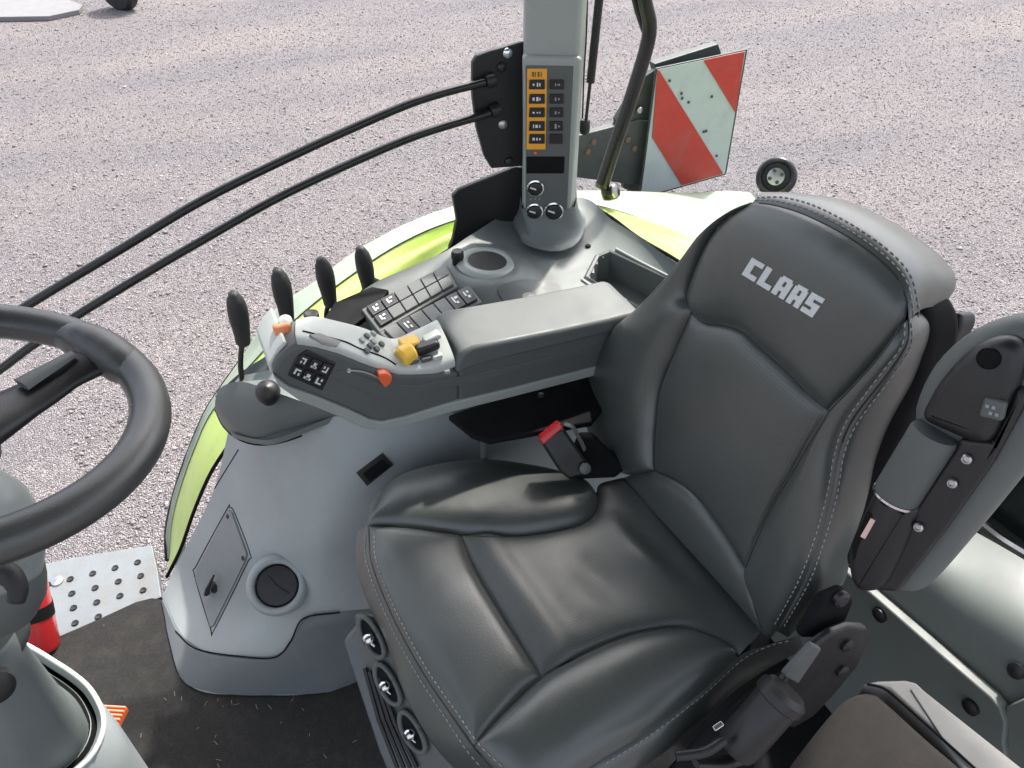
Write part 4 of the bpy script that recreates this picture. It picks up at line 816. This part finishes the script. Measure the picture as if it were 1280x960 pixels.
# keypad
kp = [(381, 440), (418, 458), (402, 489), (363, 471)]
prism('keypad', A([(384, 438), (420, 455), (403, 489), (360, 470), (372, 446)], VA - .003), (0, .004, 0), 'black', ar, bevel=.002)
k4 = [np.array(q, float) for q in [(377, 442), (418, 458), (401, 487), (361, 469)]]
bl = lambda s, t: (1 - t) * ((1 - s) * k4[0] + s * k4[1]) + t * ((1 - s) * k4[3] + s * k4[2])
for j in range(2):
    for i in range(3):
        a, b, c, d = (i + .1) / 3, (i + .9) / 3, (j + .1) / 2, (j + .9) / 2
        key = prism('key', [at(*bl(s, t), v=VA - .0065) for s, t in ((a, c), (b, c), (b, d), (a, d))], (0, .005, 0), 'black', ar, bevel=.0015)
        s, t = (a + b) / 2, (c + d) / 2
        if i == 1: l = [[(-.05, -.10), (.05, -.10), (.05, .1), (-.05, .1)], [(-.1, .04), (.1, .04), (.1, .12), (-.1, .12)]]
        else: l = [[(-.09, -.12), (.08, -.12), (.08, -.06), (-.09, -.06)], [(.03, -.06), (.08, -.06), (.08, .12), (.03, .12)], [(-.09, .02), (-.04, .02), (-.04, .12), (-.09, .12)]]
        l = [[(x * (-1 if (i + j) % 2 else 1) * (.8 + .2 * j), y * (-1 if i == 2 else 1)) for x, y in p_] for p_ in l]
        for p_ in l: prism('symbol', [at(*bl(s + x, t + y), v=VA - .0072) for x, y in p_], (0, .001, 0), 'glyph', key, bevel=0)
# orange slider
tube('slider_arc', A([(434, 463), (450, 464), (464, 468), (474, 473)], VA - .002), .0015, 'pillar', ar, n=12, seg=6)
lathe('indicator', [(.003, -.002), (.003, .002), (0, .002)], at(436, 463, v=VA - .001), (0, -1, 0), 'glyph', ar, seg=8)
prism('orange_tab', A([(473, 468), (484, 467), (491, 472), (490, 479), (482, 486), (475, 477)], VA - .012), (0, .014, 0), 'orange', ar, bevel=.003)
# pale top
tpv = [(374, 425), (400, 429), (424, 437), (459, 451), (499, 463), (540, 462), (568, 455)]
near_ = A([(370, 423), (398, 428), (424, 436), (459, 450), (499, 462), (540, 459), (568, 450)], VA + .004)
far_ = [at(x, y, v=VA + .075) for x, y in [(372, 402), (392, 397), (420, 402), (455, 411), (490, 424), (520, 412), (545, 400)]]
mid_ = [(a + b) / 2 + [0, 0, .006] for a, b in zip(near_, far_)]
near_ = [p + [0, 0, .003] for p in near_]; mid_ = [p + [0, 0, .004] for p in mid_]; V, Fc = patch([[p - [0, 0, .016] for p in near_], near_, mid_, far_, [p - [0, 0, .05] for p in far_]], 70, 30); TB = BVHTree.FromPolygons([Vector(v) for v in V], Fc); mesh('top_panel', V, Fc, 'cream', ar, smooth=180)
seamline('panel_gap', [(378, 414), (395, 418), (430, 427), (450, 436), (478, 446), (495, 456)], [TB], ar, .0012, 'blackmat', .0005)
drape_poly('beige_insert', [(386, 420), (398, 418), (425, 428), (420, 434), (402, 430)], 'beige', ar, .003, .003, 0, [TB])
for q in ((462, 433), (466, 428), (458, 439), (470, 437), (476, 431), (452, 426), (458, 421), (466, 418)):
    p, n = drape(*q, [TB], .001); lathe('button', [(.0052, -.002), (.0048, .003), (0, .004)], p, n, random.choice(['plas_dark', 'pillar', 'pillar', 'plas_mid']), ar, seg=12)
for q in ((516, 452), (532, 449), (546, 446)):
    p, n = drape(*q, [TB], .002)
    if p is not None: box('rocker', p, (VX, VY), (.016, .010, .008), 'plas_dark' if q[0] < 540 else 'cream', ar, bevel=.002)
# yellow wheel and black thumb switch
TP = lambda x, y, h: (lambda q: (q[0] if q[0] is not None else at(x, y, v=VA + .05)) + VZ * h)(drape(x, y, [TB], 0))
pw = TP(508, 446, .004); lathe('yellow_wheel', [(.0, -.012), (.013, -.012), (.016, -.008), (.016, .008), (.013, .012), (0, .012)], pw, (1, .3, .1), 'yellow', ar, seg=24)
box('yellow_tab', TP(512, 434, .008), (VX, VY + .2 * VZ), (.03, .022, .012), 'yellow', ar, bevel=.004)
box('thumb_switch', TP(534, 438, .008), (VX + .1 * VZ, VY), (.038, .022, .016), 'black', ar, bevel=.006)
box('switch_cap', TP(540, 428, .010), (VX + .25 * VZ, VY), (.028, .018, .010), 'cream', ar, bevel=.004)
# front handle with orange button
tube('grip_stub', [at(372, 440, v=VA + .05), at(366, 425, v=VA + .05), at(358, 416, v=VA + .05)], [.024, .021, .016], 'plas_dark', ar, n=12, seg=16, smooth=180)
box('orange_button', at(353, 411, v=VA + .045), (VX, VZ + .3 * VY), (.024, .018, .02), mat('orange_button', (.8, .27, .12), .45), ar, bevel=.005)
lathe('white_button', [(.01, 0), (.009, .006), (0, .008)], at(357, 403, v=VA + .05), (0, -.4, 1), 'cream', ar, seg=16)
prism('nose_light_edge', A([(338, 466), (336, 455), (346, 438), (356, 427), (360, 430), (350, 442), (343, 456), (345, 470)], VA + .01), (0, .09, 0), 'cream', ar, bevel=.003)
# elbow pad
pad_near = A([(568, 458), (566, 440), (578, 424), (600, 412), (700, 408), (790, 385)], VA)
pside = [(572, 470), (570, 458), (578, 441), (592, 434), (640, 425), (700, 413), (760, 400), (796, 391), (806, 395), (800, 405), (760, 418), (700, 433), (640, 447), (590, 461)]
Ppad = np.array(A(pside, VA - .004)); 
prism('elbow_pad', Ppad, (0, .112, 0), 'plas_mid', ar, bevel=.012, seg=5)
# under tray
tray = prism('under_tray', [at(x, y, z=.60) for x, y in [(560, 519), (650, 487), (740, 468), (760, 500), (740, 527), (612, 550), (590, 543)]], (0, 0, -.012), 'blackmat', None, bevel=.003)
tag(tray, 'flat black bracket under the control armrest', 'bracket')
tag(tube('tray_strut', [at(606, 545, z=.59), at(605, 560, z=.55), at(605, 590, z=.48)], .006, 'plas_dark', None, seg=10, n=10), 'short dark strut below the black bracket under the armrest', 'strut')
lathe('bolt', [(.005, 0), (.005, .004), (0, .005)], at(676, 495, z=.602), VZ, 'steel', tray, seg=10); 0 and tag(bpy.data.objects['bolt.' + max([o.name.split('.')[-1] for o in bpy.data.objects if o.name.startswith('bolt.')])], 'small steel bolt on the black bracket under the armrest', 'bolt')

# belt buckle
bk_ = thing('belt_buckle', 'black seat belt buckle with red release button between armrest and seat', 'buckle', at(735, 590, z=.52))
BP = Pl(at(715, 565, z=.60), (-.25, -1, .55), (0, 0, 1))
prism('housing', pts([(676, 552), (704, 534), (735, 578), (742, 592), (712, 600), (700, 590)], pl=BP), tuple(-BP.n * .03), 'black', bk_, bevel=.006, seg=3)
prism('release_button', pts([(675, 549), (700, 528), (705, 535), (679, 557)], pl=BP, h=.004), tuple(-BP.n * .022), 'red', bk_, bevel=.003)
prism('anchor', pts([(728, 545), (745, 545), (785, 585), (770, 598), (725, 600), (716, 575)], pl=BP, h=-.03), tuple(-BP.n * .03), 'blackmat', bk_, bevel=.006)
tube('strap', [at(705, 530, pl=BP, h=-.015), at(716, 534, pl=BP, h=-.012), at(724, 548, pl=BP, h=-.012), at(731, 562, pl=BP, h=-.012)], .006, 'plas_mid', bk_, n=14, seg=8, flat=.35)
lathe('bolt', [(.009, 0), (.009, .005), (.005, .007), (0, .007)], at(731, 585, pl=BP, h=.004), BP.n, 'plas_mid', bk_, seg=14)

# ============================================================= STEERING
sw_c = np.array([-.222, .60, 1.035]); sa = .245; sn = np.array([math.sin(sa), 0, math.cos(sa)]); SR = .151
WPl = Pl(sw_c, sn, (0, 1, 0)); e1, e2 = WPl.e1, WPl.e2
stw = thing('steering_wheel', 'black soft-grip steering wheel cut off by the left edge', 'steering wheel', sw_c)
th_ = np.linspace(0, 2 * math.pi, 97)[:-1]; V = []; seg = 20; tr = .0162
for t in th_:
    d = e1 * math.cos(t) + e2 * math.sin(t)
    for k in range(seg):
        a = 2 * math.pi * k / seg; rr = tr * (1 + .06 * math.cos(2 * a)); V.append(sw_c + d * (SR + rr * math.cos(a)) + sn * rr * 1.05 * math.sin(a))
Fr = []
for i in range(96):
    for k in range(seg): a = i * seg + k; b = i * seg + (k + 1) % seg; c = ((i + 1) % 96) * seg; Fr.append((a, b, c + (k + 1) % seg, c + k))
mesh('rim', V, Fr, 'wheelrim', stw, smooth=180)
pt = at(128, 440, pl=WPl); ang0 = math.atan2((pt - sw_c) @ e2, (pt - sw_c) @ e1)
for j, ang in enumerate((ang0, ang0 + 2.2, ang0 - 2.2)):
    d = e1 * math.cos(ang) + e2 * math.sin(ang); s_ = np.cross(sn, d)
    P = [sw_c + d * .02 - sn * .02, sw_c + d * .07 - sn * .016, sw_c + d * (SR - .03) - sn * .006, sw_c + d * (SR - .002)]
    sp_ = tube('spoke', P, [.032, .022, .018, .026], 'black', stw, seg=20, n=24, flat=.42, upv=sn, smooth=180)
    tube('spoke_insert', [q + sn * .0125 + s_ * .006 for q in P[1:3]], [.010, .005], 'plas_mid', sp_, seg=10, n=8, flat=.35, upv=sn)
    # thumb swell where the spoke meets the rim
    Vq = [sw_c + (e1 * math.cos(ang + a) + e2 * math.sin(ang + a)) * (SR - .004) for a in np.linspace(-.34, .34, 9)]
    tube('thumb_rest', Vq, [.012, .0185, .0205, .0205, .0185, .012], 'wheelrim', sp_, seg=18, n=24, smooth=180)
lathe('hub', [(.036, -.03), (.038, -.005), (.034, .006), (.02, .010), (0, .012)], sw_c - sn * .01, sn, 'black', stw, seg=36, smooth=180)

col = thing('steering_column', 'grey steering column with rounded cowl and pale rim at the left edge', 'steering column', at(40, 950, z=0))
cz = .33
rim = [at(x, y, z=cz) for x, y in [(20, 800), (46, 812), (72, 828), (92, 841), (112, 858), (126, 880), (132, 900), (129, 922), (118, 944), (100, 962), (60, 990), (0, 1010), (-90, 1000), (-120, 900), (-70, 815), (-20, 795)]]
R3 = cr(rim, 72, True); cen = R3.mean(0)
def ringoff(P, k, dz): return cen * [1, 1, 0] + (P - cen) * [k, k, 0] + [0, 0, cz + dz]
V = np.vstack([ringoff(R3, .90, -.01), ringoff(R3, .955, 0), ringoff(R3, 1.0, -.006), ringoff(R3, 1.03, -.10), ringoff(R3, 1.02, -.33)]); mesh('cowl_shell', V, grid_faces(72, 5, True), 'body', col, smooth=60)
tube('cowl_rim', np.vstack([ringoff(R3, .985, .001), ringoff(R3, .985, .001)[:2]]), .004, 'cream', col, seg=8, smooth=180)
V = np.vstack([ringoff(R3, .92, -.03), ringoff(R3, .80, -.005)]); mesh('cowl_gap', V, grid_faces(72, 2, True), 'blackmat', col, smooth=180)
neck = at(-15, 800, z=.62); V = []
for k in range(14):
    q = k / 13; sc = .84 - .50 * q ** .8; z_ = -.012 + .30 * q ** 2.2; P = ringoff(R3, sc, z_); P[:, :2] += (neck - cen)[:2] * q * .8; V.append(P)
Vt = np.vstack(V); mesh('column_cover', Vt, grid_faces(72, 14, True) + [tuple(13 * 72 + i for i in range(72))], 'deck', col, smooth=180)
topc = V[-1].mean(0); tube('column_tube', [topc - VZ * .03, topc + VZ * .08, at(-6, 745, z=.74), at(-10, 690, z=.80)], [.056, .050, .046, .044], 'plas_dark', col, seg=32, n=24, smooth=180)
tube('column_shroud', [at(-18, 720, z=.78), at(-26, 660, z=.83), at(-32, 610, z=.87), at(-36, 585, z=.89), at(-36, 578, z=.895)], [.052, .058, .056, .042, .01], 'hood', col, seg=32, n=24, smooth=180)
tube('tilt_lever', [at(-20, 712, z=.84), at(10, 718, z=.84), at(22, 735, z=.83), at(20, 752, z=.82)], [.012, .012, .010, .008], 'rubber', col, n=16, seg=12, smooth=180)
lathe('key_switch', [(.008, -.01), (.008, .004), (.006, .006), (0, .006)], at(3, 775, z=.73), (.6, -.7, .3), 'chrome', col, seg=16)
lathe('column_button', [(.02, -.01), (.019, .006), (.01, .01), (0, .010)], at(-5, 858, z=.62), (.4, -.8, .3), 'black', col, seg=20)

# pedal
pd = thing('orange_pedal', 'ribbed orange pedal beside the column cowl on the floor mat', 'pedal', at(148, 905, z=.05))
pq = [np.array(q, float) for q in [(131, 880), (158, 882), (148, 902), (140, 920)]]
prism('pedal_pad', [at(x, y, z=.08) for x, y in [(122, 880), (159, 883), (150, 900), (142, 920), (122, 916)]], (0, 0, -.015), 'orange', pd, bevel=.003)
for k in range(8):
    y = 882 + k * 5; x2 = 159 - k * 2.3; tube('rib', [at(125, y, z=.083), at(x2 - 2, y + 2, z=.083)], .0018, mat('rib_pale', (.8, .35, .2), .5) if k == 0 else bpy.data.materials['rib_pale'], pd, seg=6)
# extinguisher
fe = thing('red_bottle', 'red bottle with black strap standing at the left door edge', 'fire extinguisher', at(58, 815, z=0))
a = at(52, 812, z=.0); b = at(28, 700, z=.17)
tilt = (b - a) / np.linalg.norm(b - a); rb = .036
lathe('cylinder', [(rb * .9, 0), (rb, .008), (rb, .20), (rb * .93, .225), (rb * .6, .25), (rb * .3, .26), (0, .262)], a, tilt, 'red', fe, seg=32, smooth=50)
lathe('strap', [(rb * 1.0, .072), (rb * 1.04, .072), (rb * 1.04, .098), (rb * 1.0, .098)], a, tilt, 'blackmat', fe, seg=32)

# ============================================================= RIGHT: rear wall, instructor seat, window
rw = thing('rear_wall_panel', 'grey-green lower rear wall panels with a dark seam behind the folded armrest', 'wall panel', (.95, .2, 0))
UW = .90
a, b = at(1100, 748, u=UW), at(1252, 888, u=UW)
d_ = b - a; a2 = a - d_ * 1.2; b2 = b + d_ * .12
c, d = at(1222, 655, z=.50), at(1300, 712, z=.50)
e_ = (c - d); 
topA = [at(1104, 745, u=UW), at(1180, 815, u=UW), at(1250, 878, u=UW), at(1330, 950, u=UW)]
topB = [at(1150, 700, u=UW + .04), at(1205, 742, u=UW + .04), at(1290, 800, u=UW + .04), at(1380, 880, u=UW + .04)]
topC = [at(1190, 650, u=UW + .14), at(1225, 668, u=UW + .14), at(1300, 712, u=UW + .14), at(1400, 780, u=UW + .14)]
topA = [topA[0] + (topA[0] - topA[1]) * 2] + topA; topB = [topB[0] + (topB[0] - topB[1]) * 2] + topB; topC = [topC[0] + (topC[0] - topC[1]) * 4] + topC
lowm = [p + [-.005, 0, -.012] for p in topA]
V, Fc = patch([lowm, topA, topB, topC], 50, 24); RB = BVHTree.FromPolygons([Vector(v) for v in V], Fc); mesh('upper_panel', V, Fc, 'rearpanel', rw, smooth=180)
tube('seam', [p + np.array([-.004, 0, .002]) for p in topA], .0035, 'blackmat', rw, n=30, seg=8)
pa = [at(x, y, u=UW - .02) for x, y in [(1040, 700), (1100, 752), (1180, 822), (1238, 872), (1250, 886), (1256, 905), (1254, 930), (1262, 975), (1150, 1050), (900, 1000), (960, 800)]]
prism('lower_panel', pa, (.02, 0, 0), 'rearpanel', rw, bevel=.004)
pb_ = [at(x, y, u=UW - .012) for x, y in [(1256, 884), (1340, 850), (1400, 960), (1330, 1050), (1258, 980), (1258, 905)]]
prism('corner_panel', pb_, (.02, 0, 0), 'rearpanel', rw, bevel=.004)
for q, u_ in (((1101, 768), UW - .02), ((1215, 883), UW - .02)): lathe('clip', [(.013, 0), (.013, .006), (.006, .010), (0, .010)], at(*q, u=u_), (-1, 0, 0), 'black', rw, seg=16)
q, n = drape(1272, 838, [RB], .001)
if q is not None: lathe('clip', [(.012, -.002), (.012, .006), (.006, .009), (0, .009)], q, n, 'black', rw, seg=16)
win = thing('rear_window', 'dark rear window with a grimy chrome frame at the right edge', 'window', at(1260, 690, u=1.14))
f1 = [at(x, y, u=1.13) for x, y in [(1180, 622), (1218, 650), (1250, 675), (1290, 700), (1360, 745)]]
tube('frame', f1, [.012, .012], 'steel', win, n=20, seg=10)
tube('seal', [p + [-.002, 0, -.018] for p in f1], .006, 'blackmat', win, n=20, seg=8)
prism('glass', [at(x, y, u=1.16) for x, y in [(1180, 622), (1250, 668), (1360, 735), (1380, 560), (1300, 520), (1205, 540)]], (.006, 0, 0), mat('smoked_glass', (.015, .02, .018), .12, rvar=.04), win, bevel=0)

ins = thing('passenger_seat', 'taupe fabric folding passenger seat with beige plastic edge, bottom right corner', 'seat', at(1100, 960, z=.35))
ZI = .46
cu = [(960, 1010), (985, 960), (1020, 912), (1052, 874), (1068, 862), (1088, 858), (1105, 866), (1160, 915), (1215, 962), (1260, 1010)]
rounded_slab('cushion', cr([at(x, y, z=ZI + .0) for x, y in cu + [(1250, 1080), (980, 1080)]], 60, True), VZ, .06, .02, 'fabric', ins)
tr_ = [(1078, 854), (1098, 850), (1132, 849), (1146, 852), (1156, 862), (1290, 968), (1300, 1020), (1240, 1010), (1170, 915), (1112, 862)]
prism('edge_trim', [at(x, y, z=ZI - .002) for x, y in tr_], (0, 0, -.05), 'beige', ins, bevel=.006, seg=4)
prism('recess_panel', [at(x, y, z=ZI + .0005) for x, y in [(1138, 861), (1150, 861), (1262, 958), (1290, 1000), (1240, 985), (1180, 925)]], (0, 0, -.004), 'beige', ins, bevel=.0015)
tube('trim_gap', [at(x, y, z=ZI + .001) for x, y in [(1084, 855), (1104, 860), (1120, 872), (1165, 912), (1220, 962), (1260, 1000)]], .002, 'blackmat', ins, n=30, seg=6)

# ============================================================= far machine at the top left
fm = thing('parked_machine_wheel', 'dark tyre and hub of another machine at the top left edge', 'wheel', at(145, 0, z=GZ))
c = at(146, -14, z=GZ + .25); c[2] = GZ + .28
lathe('tyre', [(.12, -.08), (.26, -.09), (.30, -.05), (.30, .05), (.26, .09), (.12, .08)], c, (.75, .6, .1), 'rubber', fm, seg=32)
lathe('hub', [(.12, -.085), (.125, -.04), (.05, -.02), (0, -.02)], c, (.75, .6, .1), 'galv', fm, seg=20)
sb = prism('concrete_slab', [at(x, y, z=GZ + .06) for x, y in [(-60, 22), (60, 20), (98, 12), (103, 6), (60, -10), (-60, -10)]], (0, 0, -.06), mat('pale_concrete', (.19, .19, .195), .8, bump=.4, bs=60), None, bevel=.01)
tag(sb, 'pale flat slab lying on the gravel at the top left edge', 'slab')

# cab roof added above the view, edges set to keep sun off the interior
rf = thing('shade_roof', 'grey cab roof added out of view to keep sun off the interior', 'roof', (.3, .7, 1.95))
ro = [(-.85, -.35), (1.60, -.35), (1.60, 1.42), (-.85, 1.42)]
prism('shade_roof_shell', [(x, y, 2.0) for x, y in ro], (0, 0, .12), 'shade_roofm', rf, bevel=.04)

for o in bpy.data.objects:
    if '_w' in o: del o['_w']
